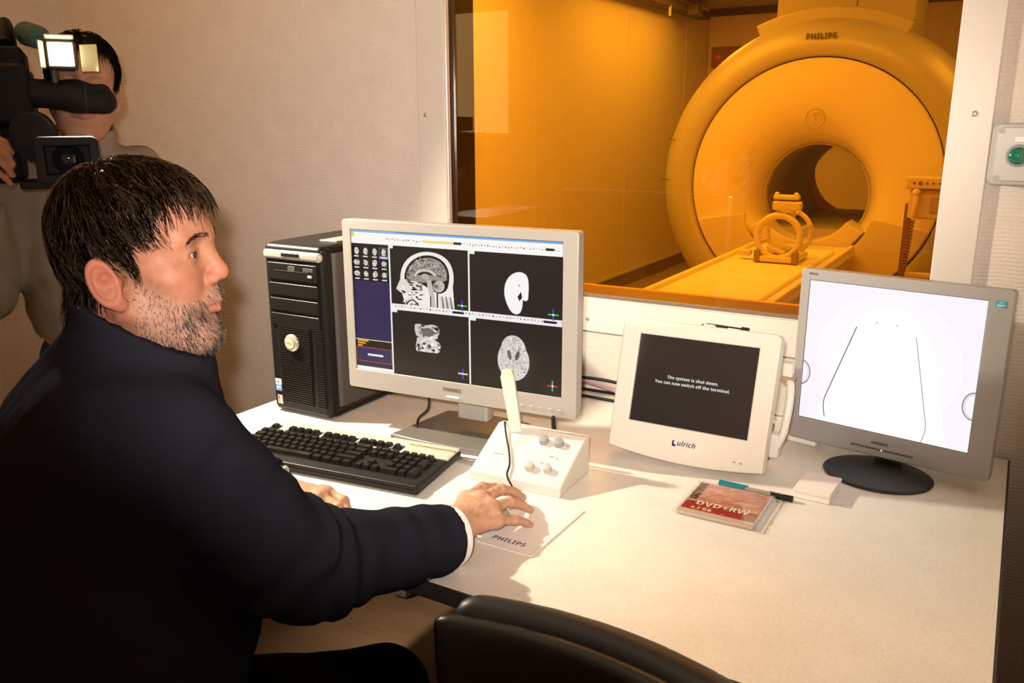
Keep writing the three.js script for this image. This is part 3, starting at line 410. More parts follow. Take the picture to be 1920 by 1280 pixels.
{
  const W = 0.55, H = 0.377;
  const o = monitor('wide_monitor', 'wide silver monitor showing black and white brain scans', [0.564, 1.023, 0.513], 0.0895, 0.002, W, H, { l: 0.020, r: 0.030, t: 0.019, b: 0.042 }, { depth: 0.03, mat: MT.silver, back: M(rgb(0.03, 0.028, 0.026), 0.5), tex: wideTex, glow: 0.95 });
  const lt = canvasTex(256, 48, (g, w, h) => { g.fillStyle = '#a7a199'; g.fillRect(0, 0, w, h); g.fillStyle = '#8d5f50'; g.font = 'bold 40px sans-serif'; g.textAlign = 'center'; g.textBaseline = 'middle'; g.fillText('PHILIPS', w / 2, h / 2 + 2); });
  part('logo', new THREE.PlaneGeometry(0.044, 0.008).translate(-0.008, -H / 2 + 0.026, 0.0006), M(rgb(0.42, 0.40, 0.37), 0.4, { map: lt }), o.head);
  part('power_light', rbox(0.030, 0.003, 0.004, 0.0014, -0.006, -H / 2 + 0.0105, 0.001), M(rgb(0.5, 0.6, 0.8), 0.3, { emissive: rgb(0.6, 0.8, 1), emissiveIntensity: 0.9 }), o.head);
  for (let k = 0; k < 6; k++) part('menu_button', rbox(0.009, 0.004, 0.003, 0.0012, 0.135 + 0.021 * k, -H / 2 + 0.016, 0.0005), M(rgb(0.36, 0.34, 0.32), 0.35), o.head);
  part('neck', rbox(0.075, 0.30, 0.03, 0.006, 0.01, 0.185, -0.07), M(rgb(0.40, 0.38, 0.35), 0.4, { metalness: 0.3 }), o.t);
  part('hinge', rbox(0.10, 0.10, 0.04, 0.01, 0.01, 0.283, -0.055), MT.blackMatte, o.t);
  const bs = new THREE.Shape(); bs.moveTo(-0.14, 0.055); bs.quadraticCurveTo(0, 0.075, 0.14, 0.055); bs.lineTo(0.105, -0.13); bs.quadraticCurveTo(0, -0.155, -0.105, -0.13); bs.closePath();
  part('base', ext(bs, 0.007, 0.003).rotateX(-Math.PI / 2).rotateY(Math.PI).translate(0, 0.003, -0.02), M(rgb(0.20, 0.19, 0.175), 0.3, { metalness: 0.4 }), o.t);
  part('base_edge', rbox(0.20, 0.012, 0.012, 0.004, 0.0, 0.0065, 0.090), MT.steel, o.t);
}
const shellTex = canvasTex(800, 660, (g, w, h) => {
  g.fillStyle = '#f8f4fa'; g.fillRect(0, 0, w, h);
  g.fillStyle = '#fbf8fc'; g.beginPath(); g.ellipse(400, 330, 330, 300, 0, 0, 7); g.fill();
  g.fillStyle = '#ffffff'; g.beginPath(); g.moveTo(90, 660); g.bezierCurveTo(150, 420, 150, 120, 400, 80); g.bezierCurveTo(640, 110, 640, 420, 700, 660); g.fill();
  g.strokeStyle = '#4c484c'; g.lineWidth = 4; g.beginPath(); g.moveTo(250, 190); g.lineTo(128, 540); g.quadraticCurveTo(120, 580, 136, 630); g.stroke();
  g.strokeStyle = '#8a868c'; g.lineWidth = 3; g.beginPath(); g.moveTo(520, 200); g.lineTo(602, 560); g.quadraticCurveTo(612, 600, 590, 656); g.stroke();
  g.strokeStyle = '#7a767c'; g.lineWidth = 5; g.beginPath(); g.ellipse(0, 440, 44, 56, 0, 0, 7); g.stroke(); g.beginPath(); g.ellipse(792, 452, 46, 58, 0, 0, 7); g.stroke();
  g.strokeStyle = '#c9c5cc'; g.lineWidth = 3; g.beginPath(); g.ellipse(0, 440, 36, 48, 0, 0, 7); g.stroke(); g.beginPath(); g.ellipse(792, 452, 38, 50, 0, 0, 7); g.stroke();
  g.fillStyle = '#dcd8dd'; g.beginPath(); g.ellipse(340, 160, 7, 5, 0, 0, 7); g.fill(); g.beginPath(); g.ellipse(430, 160, 7, 5, 0, 0, 7); g.fill();
});
{
  const W = 0.383, H = 0.360;
  const o = monitor('bore_view_monitor', 'silver monitor with a white picture of the empty scanner bore', [1.3735, 0.946, 0.204], -0.179, 0.003, W, H, { l: 0.016, r: 0.038, t: 0.020, b: 0.046 }, { depth: 0.026, mat: M(rgb(0.36, 0.35, 0.345), 0.4, { metalness: 0.3 }), back: M(rgb(0.10, 0.095, 0.09), 0.5), tex: shellTex, glow: 1.0 });
  const eg = canvasTex(96, 64, (g, w, h) => { g.fillStyle = '#3f94b8'; g.fillRect(0, 0, w, h); g.fillStyle = '#cfe6ee'; g.fillRect(10, 38, 76, 6); g.fillRect(10, 50, 50, 4); g.strokeStyle = '#dff2f8'; g.lineWidth = 4; g.beginPath(); g.arc(48, 30, 18, 3.3, 6.1); g.stroke(); });
  part('energy_sticker', rbox(0.017, 0.012, 0.0008, 0.0003, W / 2 - 0.020, H / 2 - 0.026, 0.0008), M(rgb(1, 1, 1), 0.4, { map: eg }), o.head, 'small blue sticker');
  const lt = canvasTex(256, 48, (g, w, h) => { g.fillStyle = '#9b9894'; g.fillRect(0, 0, w, h); g.fillStyle = '#595450'; g.font = 'bold 40px sans-serif'; g.textAlign = 'center'; g.textBaseline = 'middle'; g.fillText('PHILIPS', w / 2, h / 2 + 2); });
  part('logo', new THREE.PlaneGeometry(0.032, 0.006).translate(-0.005, -H / 2 + 0.028, 0.0006), M(rgb(0.42, 0.41, 0.40), 0.4, { map: lt }), o.head);
  const tx = canvasTex(128, 32, (g, w, h) => { g.fillStyle = '#9b9894'; g.fillRect(0, 0, w, h); g.fillStyle = '#6d6864'; g.font = 'bold 26px sans-serif'; g.fillText('170S', 6, 25); });
  part('model_print', new THREE.PlaneGeometry(0.018, 0.0045).translate(-W / 2 + 0.025, H / 2 - 0.009, 0.0006), M(rgb(0.42, 0.41, 0.40), 0.4, { map: tx }), o.head);
  const sl = []; for (let k = 0; k < 26; k++) sl.push(rbox(0.0032, 0.004, 0.002, 0.0008, -0.058 + k * 0.0046, -H / 2 + 0.0155, 0.0006));
  part('speaker_slots', sl, M(rgb(0.05, 0.05, 0.05), 0.5), o.head);
  part('power_light', sph(0.0016, 0.0, -H / 2 + 0.0155, 0.002, 8, 6), M(rgb(0.9, 0.9, 0.9), 0.3, { emissive: rgb(1, 1, 1), emissiveIntensity: 0.8 }), o.head);
  part('neck', rbox(0.06, 0.17, 0.028, 0.008, 0, 0.095, -0.06), MT.blackMatte, o.t);
  part('base', lathe([[0.0001, 0.014], [0.05, 0.012], [0.092, 0.006], [0.098, 0.003], [0.097, 0.0003], [0.0001, 0.0003]], 56).scale(1.04, 1, 0.92).translate(0.005, 0, 0.03), M(rgb(0.012, 0.012, 0.011), 0.5), o.t, 'round black foot');
}
// touch console with the dark message
const msgTex = canvasTex(800, 620, (g, w, h) => { g.fillStyle = '#2b211d'; g.fillRect(0, 0, w, h); g.fillStyle = '#ffffff'; g.font = 'bold 28px sans-serif'; g.textAlign = 'center'; g.fillText('The system is shut down.', w / 2 - 4, 292); g.fillText('You can now switch off the terminal.', w / 2 - 4, 330); });
{
  const W = 0.318, H = 0.2755, tl = 0.279;
  const t = thing('injector_terminal', 'cream touch terminal reading that the system is shut down', 'terminal', [1.028, Y0, 0.3585], 0.004);
  const head = new THREE.Group(); head.name = 'terminal_head'; head.position.set(0, 0.143, 0); head.rotation.x = -tl; t.add(head);
  const cream = M(rgb(0.68, 0.63, 0.54), 0.48);
  const iw = 0.252, ih = 0.186, iy = 0.020;
  const outer = new THREE.Shape(); { const hw = W / 2, hh = H / 2, r = 0.012; outer.moveTo(-hw + 0.002, -hh + 0.012); outer.quadraticCurveTo(0, -hh - 0.013, hw - 0.002, -hh + 0.012); outer.lineTo(hw, hh - r); outer.quadraticCurveTo(hw, hh, hw - r, hh); outer.lineTo(-hw + r, hh); outer.quadraticCurveTo(-hw, hh, -hw, hh - r); outer.closePath(); }
  const hole = new THREE.Path(); hole.moveTo(-iw / 2, iy - ih / 2); hole.lineTo(-iw / 2, iy + ih / 2); hole.lineTo(iw / 2, iy + ih / 2); hole.lineTo(iw / 2, iy - ih / 2); hole.closePath();
  const fo = outer.clone(); fo.holes.push(hole);
  part('front_bezel', ext(fo, 0.03, 0.003, 16).translate(0, 0, -0.033), cream, head);
  part('screen', new THREE.PlaneGeometry(iw, ih).translate(0, iy, -0.006), M(rgb(0.012, 0.010, 0.009), 0.2, { emissive: rgb(1, 1, 1), emissiveMap: msgTex, emissiveIntensity: 0.85 }), head, 'dark screen with two lines of white text');
  part('rear_housing', [rbox(W - 0.022, H - 0.03, 0.075, 0.012, 0, 0.004, -0.068)], cream, head);
  const vents = []; for (let k = 0; k < 9; k++) vents.push(rbox(0.003, 0.075, 0.004, 0.001, W / 2 - 0.0105, -0.072, -0.042 - k * 0.0075).clone());
  part('side_vent', vents, M(rgb(0.18, 0.16, 0.14), 0.6), head);
  part('top_bump', [rbox(0.024, 0.008, 0.02, 0.0035, 0.012, H / 2 + 0.004, -0.03), cyl(0.007, 0.007, 0.006, 0.135, H / 2 + 0.002, -0.03, 16)], cream, head);
  part('stand_foot', rbox(0.24, 0.012, 0.16, 0.004, 0, 0.0065, -0.075), cream, t); part('stand_arm', rbox(0.10, 0.12, 0.03, 0.008, 0, 0.066, -0.10), cream, t);
  const side = part('side_holder', [tube([[0.165, 0.19, -0.10], [0.178, 0.16, -0.075], [0.176, 0.08, -0.05], [0.166, 0.05, -0.05]], 0.008, 24, 10), rbox(0.02, 0.03, 0.03, 0.006, 0.166, 0.195, -0.10), rbox(0.02, 0.05, 0.03, 0.005, 0.160, 0.05, -0.055)], M(rgb(0.74, 0.70, 0.64), 0.35), t);
  part('holder_band', rbox(0.024, 0.012, 0.034, 0.004, 0.168, 0.178, -0.096), M(rgb(0.36, 0.25, 0.16), 0.5), side);
  const lg = canvasTex(512, 140, (g, w, h) => { g.fillStyle = '#f1e7d7'; g.fillRect(0, 0, w, h); g.fillStyle = '#1c2450'; g.fillRect(12, 22, 62, 92); g.fillStyle = '#f1e7d7'; g.beginPath(); g.ellipse(66, 50, 26, 34, 0, 0, 7); g.fill(); g.fillStyle = '#1c2450'; g.font = 'italic bold 108px sans-serif'; g.fillText('ulrich', 82, 94); g.fillStyle = '#a8a090'; g.font = '18px sans-serif'; g.fillText('m e d i c a l', 150, 126); });
  part('logo', new THREE.PlaneGeometry(0.066, 0.018).translate(0.008, -H / 2 + 0.036, 0.0004), M(rgb(0.82, 0.82, 0.82), 0.45, { map: lg }), head, 'dark blue maker lettering');
  part('status_mark', [rbox(0.006, 0.003, 0.001, 0.0004, 0.105, -H / 2 + 0.022, 0.0004), rbox(0.006, 0.003, 0.001, 0.0004, 0.118, -H / 2 + 0.021, 0.0004)], MT.grey, head);
}
// pen lying on the terminal
{
  const t = thing('pen', 'black and white pen lying on top of the cream terminal', 'pen', [1.068, 1.011, 0.285], -0.12);
  const a = (g) => g.rotateZ(Math.PI / 2);
  part('barrel', a(cyl(0.0045, 0.0045, 0.075, 0, 0, 0, 14)), MT.black, t); part('grip', a(cyl(0.0046, 0.0046, 0.03, 0, 0, 0, 14)).translate(0.024, -0.0002, 0), MT.white, t);
  part('tip', a(cyl(0.0006, 0.004, 0.014, 0, 0, 0, 12)).translate(-0.0445, 0, 0), MT.black, t); part('cap', a(cyl(0.0062, 0.0062, 0.014, 0, 0, 0, 16)).translate(0.043, 0.001, 0), MT.black, t); part('clip', rbox(0.03, 0.0025, 0.003, 0.001, 0.02, -0.0055, 0.003), MT.black, t);
}
// ---------------------------------------------------------------- keyboard
{
  const t = thing('keyboard', 'black keyboard with a silver top strip in front of the wide monitor', 'keyboard', [0.419, Y0, 0.714], 0.124);
  const tilt = new THREE.Group(); tilt.name = 'keyboard_deck'; tilt.position.set(0, 0.0172, 0); tilt.rotation.x = 0.060; t.add(tilt);
  const blk = M(rgb(0.010, 0.009, 0.008), 0.42, { specularIntensity: 0.5 }), sil = M(rgb(0.60, 0.54, 0.44), 0.32, { metalness: 0.25 });
  part('body', [rbox(0.455, 0.016, 0.184, 0.006, 0, -0.003, 0)], blk, tilt);
  part('front_lip', rbox(0.452, 0.008, 0.030, 0.0038, 0, 0.0045, 0.0765), blk, tilt);
  part('silver_strip', [rbox(0.45, 0.006, 0.026, 0.0025, 0, 0.0055, -0.0775), rbox(0.45, 0.005, 0.0035, 0.0015, 0, 0.0055, -0.0365), rbox(0.11, 0.006, 0.042, 0.0025, 0.17, 0.0055, -0.057), rbox(0.022, 0.0055, 0.028, 0.002, -0.183, 0.0055, -0.051), rbox(0.006, 0.0055, 0.028, 0.002, -0.084, 0.0055, -0.051), rbox(0.006, 0.0055, 0.028, 0.002, 0.006, 0.0055, -0.051), rbox(0.006, 0.0055, 0.028, 0.002, 0.088, 0.0055, -0.051), rbox(0.006, 0.0055, 0.028, 0.002, -0.222, 0.0055, -0.051)], sil, tilt, 'silver strip round the function keys');
  const cache = {};
  const keyGeo = (w, d = 0.0162) => { const k = w.toFixed(4) + d; if (cache[k]) return cache[k]; const g = new THREE.BoxGeometry(w, 0.009, d, 1, 1, 1), p = g.attributes.position; for (let i = 0; i < p.count; i++) if (p.getY(i) > 0) p.setXYZ(i, p.getX(i) * (1 - 0.0052 / w), p.getY(i), p.getZ(i) * 0.70 - 0.0006); g.computeVertexNormals(); return cache[k] = toCreasedNormals(g, 0.3); };
  const keyMat = M(rgb(0.010, 0.009, 0.008), 0.34, { specularIntensity: 0.5 }), U = 0.0187;
  const key = (x, z, w = U, d) => { const m = part('key', keyGeo(w - 0.0022, d), keyMat, tilt); m.position.set(x, 0.0095, z); };
  const row = (x0, z, ws) => { let x = x0; for (const w of ws) { if (w > 0) key(x + w * U / 2, z, w * U); x += Math.abs(w) * U; } };
  const L = -0.2235, R1 = 0.064, R2 = 0.126;
  row(L + 0.008, -0.051, [0.95]); for (const x of [-0.170, -0.079, 0.011]) row(x, -0.051, [1.05, 1.05, 1.05, 1.05]); row(0.093, -0.051, [0.8]);
  row(L, -0.0245, [1, 1, 1, 1, 1, 1, 1, 1, 1, 1, 1, 1, 1, 2]);
  row(L, -0.0058, [1.5, 1, 1, 1, 1, 1, 1, 1, 1, 1, 1, 1, 1, 1.5]);
  row(L, 0.0129, [1.75, 1, 1, 1, 1, 1, 1, 1, 1, 1, 1, 1, 2.25]);
  row(L, 0.0316, [2.25, 1, 1, 1, 1, 1, 1, 1, 1, 1, 1, 2.75]);
  row(L, 0.0503, [1.25, 1.25, 1.25]); row(L + 10 * U, 0.0503, [1.25, 1.25, 1.25, 1.25]);
  { const m = part('space_bar', keyGeo(6.25 * U - 0.0022), M(rgb(0.014, 0.013, 0.012), 0.2), tilt); m.position.set(L + (3.75 + 3.125) * U, 0.0095, 0.0503); }
  for (const z of [-0.0245, -0.0058]) row(R1, z, [1, 1, 1]); row(R1 + U, 0.0316, [1]); row(R1, 0.0503, [1, 1, 1]);
  row(R2, -0.0245, [1, 1, 1, 1]); row(R2, -0.0058, [1, 1, 1]); row(R2, 0.0129, [1, 1, 1]); row(R2, 0.0316, [1, 1, 1]); row(R2, 0.0503, [2, 1]);
  for (const z of [0.0036, 0.0410]) { const m = part('key', keyGeo(U - 0.0022, 0.0349), keyMat, tilt); m.position.set(R2 + 3.5 * U, 0.0095, z); }
  for (let k = 0; k < 4; k++) part('indicator_light', sph(0.0014, 0.150 + k * 0.016, 0.0088, -0.045, 8, 6), M(rgb(0.8, 0.75, 0.6), 0.3), tilt);
  part('riser_foot', [rbox(0.03, 0.018, 0.01, 0.003, -0.19, 0.0095, -0.078), rbox(0.03, 0.018, 0.01, 0.003, 0.19, 0.0095, -0.078)], blk, t);
}
// ---------------------------------------------------------------- intercom console with stalk microphone
{
  const t = thing('intercom_console', 'white sloped intercom console with grey knobs right of the keyboard', 'intercom', [0.785, Y0, 0.582], 0.05);
  const wp = M(rgb(0.62, 0.585, 0.52), 0.55);
  const prof = new THREE.Shape(); prof.moveTo(-0.067, 0); prof.lineTo(0.066, 0); prof.lineTo(0.066, 0.012); prof.lineTo(-0.052, 0.072); prof.lineTo(-0.067, 0.070); prof.closePath();
  const body = ext(prof, 0.188, 0.003).rotateY(-Math.PI / 2).translate(0.094, 0.0032, 0);
  part('housing', body, wp, t);
  const S = 0.4705, org = V(0, 0.0155, 0.066), dir = V(0, Math.sin(S), -Math.cos(S));
  const on = (u, v, lift = 0) => V((u - 0.5) * 0.192, org.y + dir.y * v * 0.128 + lift * Math.cos(S) + 0.0032, org.z + dir.z * v * 0.128 + lift * Math.sin(S));
  const put = (g, u, v, lift = 0) => { const p = on(u, v, lift); return g.rotateX(S).translate(p.x, p.y, p.z); };
  const kn = M(rgb(0.26, 0.255, 0.25), 0.5);
  for (const [u, v, r] of [[0.60, 0.80, 0.0105], [0.77, 0.80, 0.0105], [0.60, 0.25, 0.010], [0.79, 0.27, 0.009]]) part('knob', put(lathe([[0.0001, 0.011], [r * 0.82, 0.0105], [r * 0.9, 0.009], [r, -0.002]], 24), u, v, 0.0005), v > 0.5 ? kn : M(rgb(0.40, 0.38, 0.355), 0.5), t, 'grey control knob');
  const mk = M(rgb(0.30, 0.28, 0.25), 0.5);
  part('printed_mark', [[0.76, 0.54, 0.010], [0.82, 0.52, 0.005], [0.70, 0.38, 0.006], [0.76, 0.385, 0.010], [0.86, 0.80, 0.008], [0.20, 0.40, 0.022]].map(([u, v, w]) => put(rbox(w, 0.0008, 0.003, 0.0003), u, v, 0.0002)), mk, t);
  // loudspeaker grille: shallow ribs in a fan
  const ribs = []; for (let k = 0; k < 10; k++) ribs.push(put(rbox(0.055 - 0.001 * Math.abs(k - 5) * 4, 0.0012, 0.0016, 0.0005).rotateY(0.5), 0.28 + 0.012 * k, 0.52 + 0.035 * k, 0.0002)); part('speaker_ribs', ribs, wp, t);
  const mic = part('microphone_stalk', (() => { const g = new THREE.CylinderGeometry(0.0155, 0.0125, 0.118, 6).scale(1, 1, 0.72); g.rotateY(0.3).translate(0, 0.058, 0).rotateZ(0.11).rotateX(0.10); const p = on(0.24, 0.92, 0.001); return g.toNonIndexed().translate(p.x, p.y, p.z); })(), M(rgb(0.72, 0.66, 0.55), 0.5), t, 'white six-sided microphone stalk');
  mic.geometry.computeVertexNormals();
  part('microphone_tip', (() => { const g = new THREE.CylinderGeometry(0.011, 0.0145, 0.012, 6).scale(1, 1, 0.8).rotateY(0.3).translate(0, 0.122, 0).rotateZ(0.11).rotateX(0.10); const p = on(0.24, 0.92, 0.001); return g.translate(p.x, p.y, p.z); })(), M(rgb(0.83, 0.72, 0.38), 0.7), mic, 'yellow tip');
}
{
  const t = thing('stylus', 'black stylus leaning behind the white intercom console', 'stylus', [0.795, Y0, 0.498]);
  part('barrel', tube([[-0.005, 0.004, -0.012], [0.0, 0.05, 0.0], [0.004, 0.10, 0.013]], 0.0045, 8, 10), MT.black, t); part('end_cap', sph(0.0047, 0.004, 0.10, 0.013, 12, 8), MT.black, t);
}
// ---------------------------------------------------------------- mouse pad and mouse
{
  const w = 0.222, d = 0.195;
  const tx = canvasTex(666, 585, (g, W, H) => { g.fillStyle = '#e9e1dc'; g.fillRect(0, 0, W, H); g.fillStyle = '#f4eee9'; g.fillRect(8, 8, W - 16, H - 16); g.fillStyle = '#4a4a86'; g.font = 'bold 52px sans-serif'; g.fillText('PHILIPS', 400, H - 56); g.fillStyle = '#b8a89a'; g.fillRect(24, 150, 100, 80); g.fillStyle = '#6d6468'; g.fillRect(34, 160, 46, 60); g.fillStyle = '#857a72'; g.beginPath(); g.ellipse(96, 190, 18, 26, 0, 0, 7); g.fill(); });
  const t = thing('mouse_pad', 'thin white mouse pad printed with blue letters under the hand', 'mouse pad', [0.838, Y0, 0.768], 0.0);
  part('pad', ext(rr2(w, d, 0.008), 0.0010, 0.0005).rotateX(-Math.PI / 2).translate(0, 0.0005, 0), M(rgb(0.78, 0.75, 0.72), 0.4), t);
  part('print', new THREE.PlaneGeometry(w - 0.004, d - 0.004).rotateX(-Math.PI / 2).translate(0, 0.0022, 0), M(rgb(0.88, 0.86, 0.85), 0.35, { map: tx }), t);
}
{
  const t = thing('computer_mouse', 'pale computer mouse under the right hand', 'mouse', [0.832, Y0 + 0.0026, 0.800], 0.03);
  const g = new THREE.SphereGeometry(1, 32, 20, 0, Math.PI * 2, 0, Math.PI / 2).scale(0.027, 0.027, 0.048);
  part('shell', g, M(rgb(0.40, 0.38, 0.36), 0.45), t); part('wheel', new THREE.TorusGeometry(0.006, 0.003, 8, 20).rotateY(Math.PI / 2).translate(0, 0.021, -0.03), MT.black, t);
  // cord runs up over the console
  const C = [[-0.002, 0.006, -0.046], [-0.012, 0.008, -0.085], [-0.026, 0.004, -0.128]], K = 0.05;
  const on = (u, v) => { const x = (u - 0.5) * 0.192, y = 0.0187 + Math.sin(0.4705) * v * 0.128 + 0.002, z = 0.066 - Math.cos(0.4705) * v * 0.128; return [0.785 + x * Math.cos(K) + z * Math.sin(K) - 0.832, y, 0.582 - x * Math.sin(K) + z * Math.cos(K) - 0.800]; };
  part('cord', tube([...C, on(0.45, 0.0), on(0.42, 0.2), on(0.34, 0.45), on(0.22, 0.75), on(0.13, 1.0), [-0.14, 0.05, -0.308], [-0.15, 0.004, -0.338]], 0.0021, 90, 8), MT.black, t, 'thin black cord laid over the console');
}
// ---------------------------------------------------------------- disc case, marker, card box, adapter
{
  const t = thing('disc_case', 'red and pink disc case in clear wrapping on the desk', 'disc case', [1.163, Y0, 0.526], 0.01);
  const tx = canvasTex(512, 512, (g, w, h) => {
    g.fillStyle = '#c98a74'; g.fillRect(0, 0, w, h); for (let k = 0; k < 90; k++) { g.fillStyle = ['#d9a08a', '#b9664f', '#e3b79c', '#c47a66', '#8c4a38'][k % 5]; g.globalAlpha = 0.35; g.beginPath(); g.ellipse(rr(0, w), rr(0, 340), rr(20, 110), rr(8, 40), rr(-0.4, 0.4), 0, 7); g.fill(); } g.globalAlpha = 1;
    g.fillStyle = '#5a2c1c'; g.fillRect(0, 0, 60, 300); g.fillStyle = '#8a3a22'; g.fillRect(0, 330, w, 60); g.fillStyle = '#b02a18'; g.fillRect(0, 385, 420, 80); g.fillStyle = '#9a6a52'; g.fillRect(420, 385, 92, 127); g.fillStyle = '#d8c4b4'; g.fillRect(0, 465, w, 47);
    g.fillStyle = '#f6ead8'; g.font = 'bold 92px sans-serif'; g.fillText('DVD+RW', 70, 372); g.font = 'bold 50px sans-serif'; g.fillText('4.7 GB', 60, 446);
  });
  part('case', rbox(0.138, 0.0065, 0.142, 0.002, -0.004, 0.0037, 0), M(rgb(0.55, 0.45, 0.40), 0.2), t);
  part('cover_print', new THREE.PlaneGeometry(0.130, 0.134).rotateX(-Math.PI / 2).translate(-0.004, 0.0073, 0), M(rgb(0.9, 0.9, 0.9), 0.25, { map: tx }), t);
  const film = new THREE.MeshPhysicalMaterial({ color: rgb(0.93, 0.91, 0.88), roughness: 0.08, transmission: 1, thickness: 0, ior: 1.5 });
  const g = new THREE.PlaneGeometry(0.166, 0.156, 40, 40).rotateX(-Math.PI / 2), p = g.attributes.position;
  for (let i = 0; i < p.count; i++) { const x = p.getX(i) + 0.006, z = p.getZ(i); const inside = sstep(0.012, 0, Math.max(Math.abs(x + 0.004) - 0.069, Math.abs(z) - 0.071)); p.setXYZ(i, x, 0.0008 + 0.0075 * inside + 0.0014 * Math.abs(fbm(x * 90, 3, z * 90)) + 0.001, z); }
  g.computeVertexNormals(); part('clear_wrap', g, film, t, 'crinkled clear wrapping');
}
{
  const t = thing('marker_pen', 'teal and blue marker pen with a black cap behind the disc case', 'marker', [1.190, Y0 + 0.0058, 0.445], -0.02);
  const a = (r0, r1, h, x) => cyl(r0, r1, h, 0, 0, 0, 16).rotateZ(Math.PI / 2).translate(x, 0, 0);
  part('barrel', a(0.0055, 0.0055, 0.050, -0.043), M(rgb(0.006, 0.16, 0.17), 0.3), t, 'teal barrel'); part('barrel_stripe', rbox(0.056, 0.003, 0.004, 0.001, -0.041, 0.0046, -0.002), M(rgb(0.01, 0.09, 0.42), 0.3), t); part('shaft', a(0.0044, 0.0048, 0.05, 0.006), M(rgb(0.25, 0.22, 0.19), 0.3), t); part('cap', a(0.0058, 0.0058, 0.040, 0.050), MT.black, t); part('clip', rbox(0.026, 0.002, 0.003, 0.0008, 0.04, 0.0066, 0.002), MT.steel, t);
}
{
  const t = thing('card_box', 'small flat white card box beside the round monitor foot', 'box', [1.289, Y0, 0.378], -0.04);
  part('tray', rbox(0.064, 0.012, 0.092, 0.0012, 0, 0.0062, 0), M(rgb(0.80, 0.76, 0.74), 0.6), t); part('lid', rbox(0.066, 0.008, 0.094, 0.0014, 0, 0.0145, 0), M(rgb(0.74, 0.69, 0.66), 0.6), t);
}
{
  const t = thing('power_adapter', 'white power adapter behind the bore view monitor', 'adapter', [1.205, Y0, 0.125], -0.2);
  part('housing', rbox(0.075, 0.014, 0.035, 0.006, 0, 0.0075, 0), M(rgb(0.80, 0.78, 0.74), 0.4), t); part('cable', tube([[-0.037, 0.007, 0], [-0.07, 0.004, -0.01], [-0.13, 0.004, -0.05]], 0.0025, 16, 6), MT.white, t);
}
// ---------------------------------------------------------------- cables
solo('cable', tube([[-0.30, 0.02, 0.02], [-0.06, 0.036, 0.012], [0.04, 0.040, 0.014], [0.12, 0.034, 0.02], [0.22, 0.012, 0.03], [0.30, 0.006, 0.05]], 0.0042, 60, 8), MT.black, 'upper black cable arching against the wall behind the terminal', 'cable', [0.66, Y0, 0.03]);
solo('cable', tube([[-0.28, 0.005, 0.0], [0.0, 0.0052, 0.004], [0.16, 0.0052, 0.0], [0.34, 0.005, 0.01]], 0.0042, 50, 8), MT.black, 'middle black cable along the back edge of the desk', 'cable', [0.66, Y0, 0.032]);
solo('cable', tube([[-0.28, 0.0045, -0.02], [-0.05, 0.0047, 0.0], [0.1, 0.0047, 0.004], [0.3, 0.0045, 0.02]], 0.0040, 50, 8), MT.black, 'front black cable lying between monitor and terminal', 'cable', [0.70, Y0, 0.085]);
solo('cable', tube([[-0.14, 0.036, 0.0], [-0.02, 0.028, 0.004], [0.06, 0.016, 0.008], [0.16, 0.006, 0.014]], 0.0034, 40, 8), M(rgb(0.30, 0.13, 0.16), 0.5), 'purplish pink cable crossing the black cables', 'cable', [0.70, Y0, 0.053]);
solo('cable', tube([[0.0, 0.012, 0.0], [0.014, 0.005, -0.018], [0.045, 0.0035, -0.042], [0.075, 0.0035, -0.062], [0.092, 0.006, -0.105], [0.085, 0.03, -0.13], [0.10, 0.05, -0.145], [0.095, 0.10, -0.155]], 0.0026, 60, 8), MT.black, 'thin black cable from the keyboard to the wide monitor', 'cable', [0.362, Y0, 0.620]);
solo('cable', tube([[0.0, 0.42, -0.06], [0.004, 0.28, 0.0], [0.05, 0.19, 0.02], [0.11, 0.23, 0.0], [0.13, 0.45, -0.03]], 0.006, 60, 8), MT.black, 'black cable loop hanging under the desk', 'cable', [0.355, 0.07, 0.33]);
solo('cable', tube([[0.0, 0.50, 0.0], [0.02, 0.34, 0.02], [0.06, 0.27, 0.02], [0.12, 0.40, 0.0], [0.13, 0.52, -0.02]], 0.005, 60, 8), MT.black, 'second black cable loop nearer the black chair', 'cable', [0.43, 0.06, 0.36]);
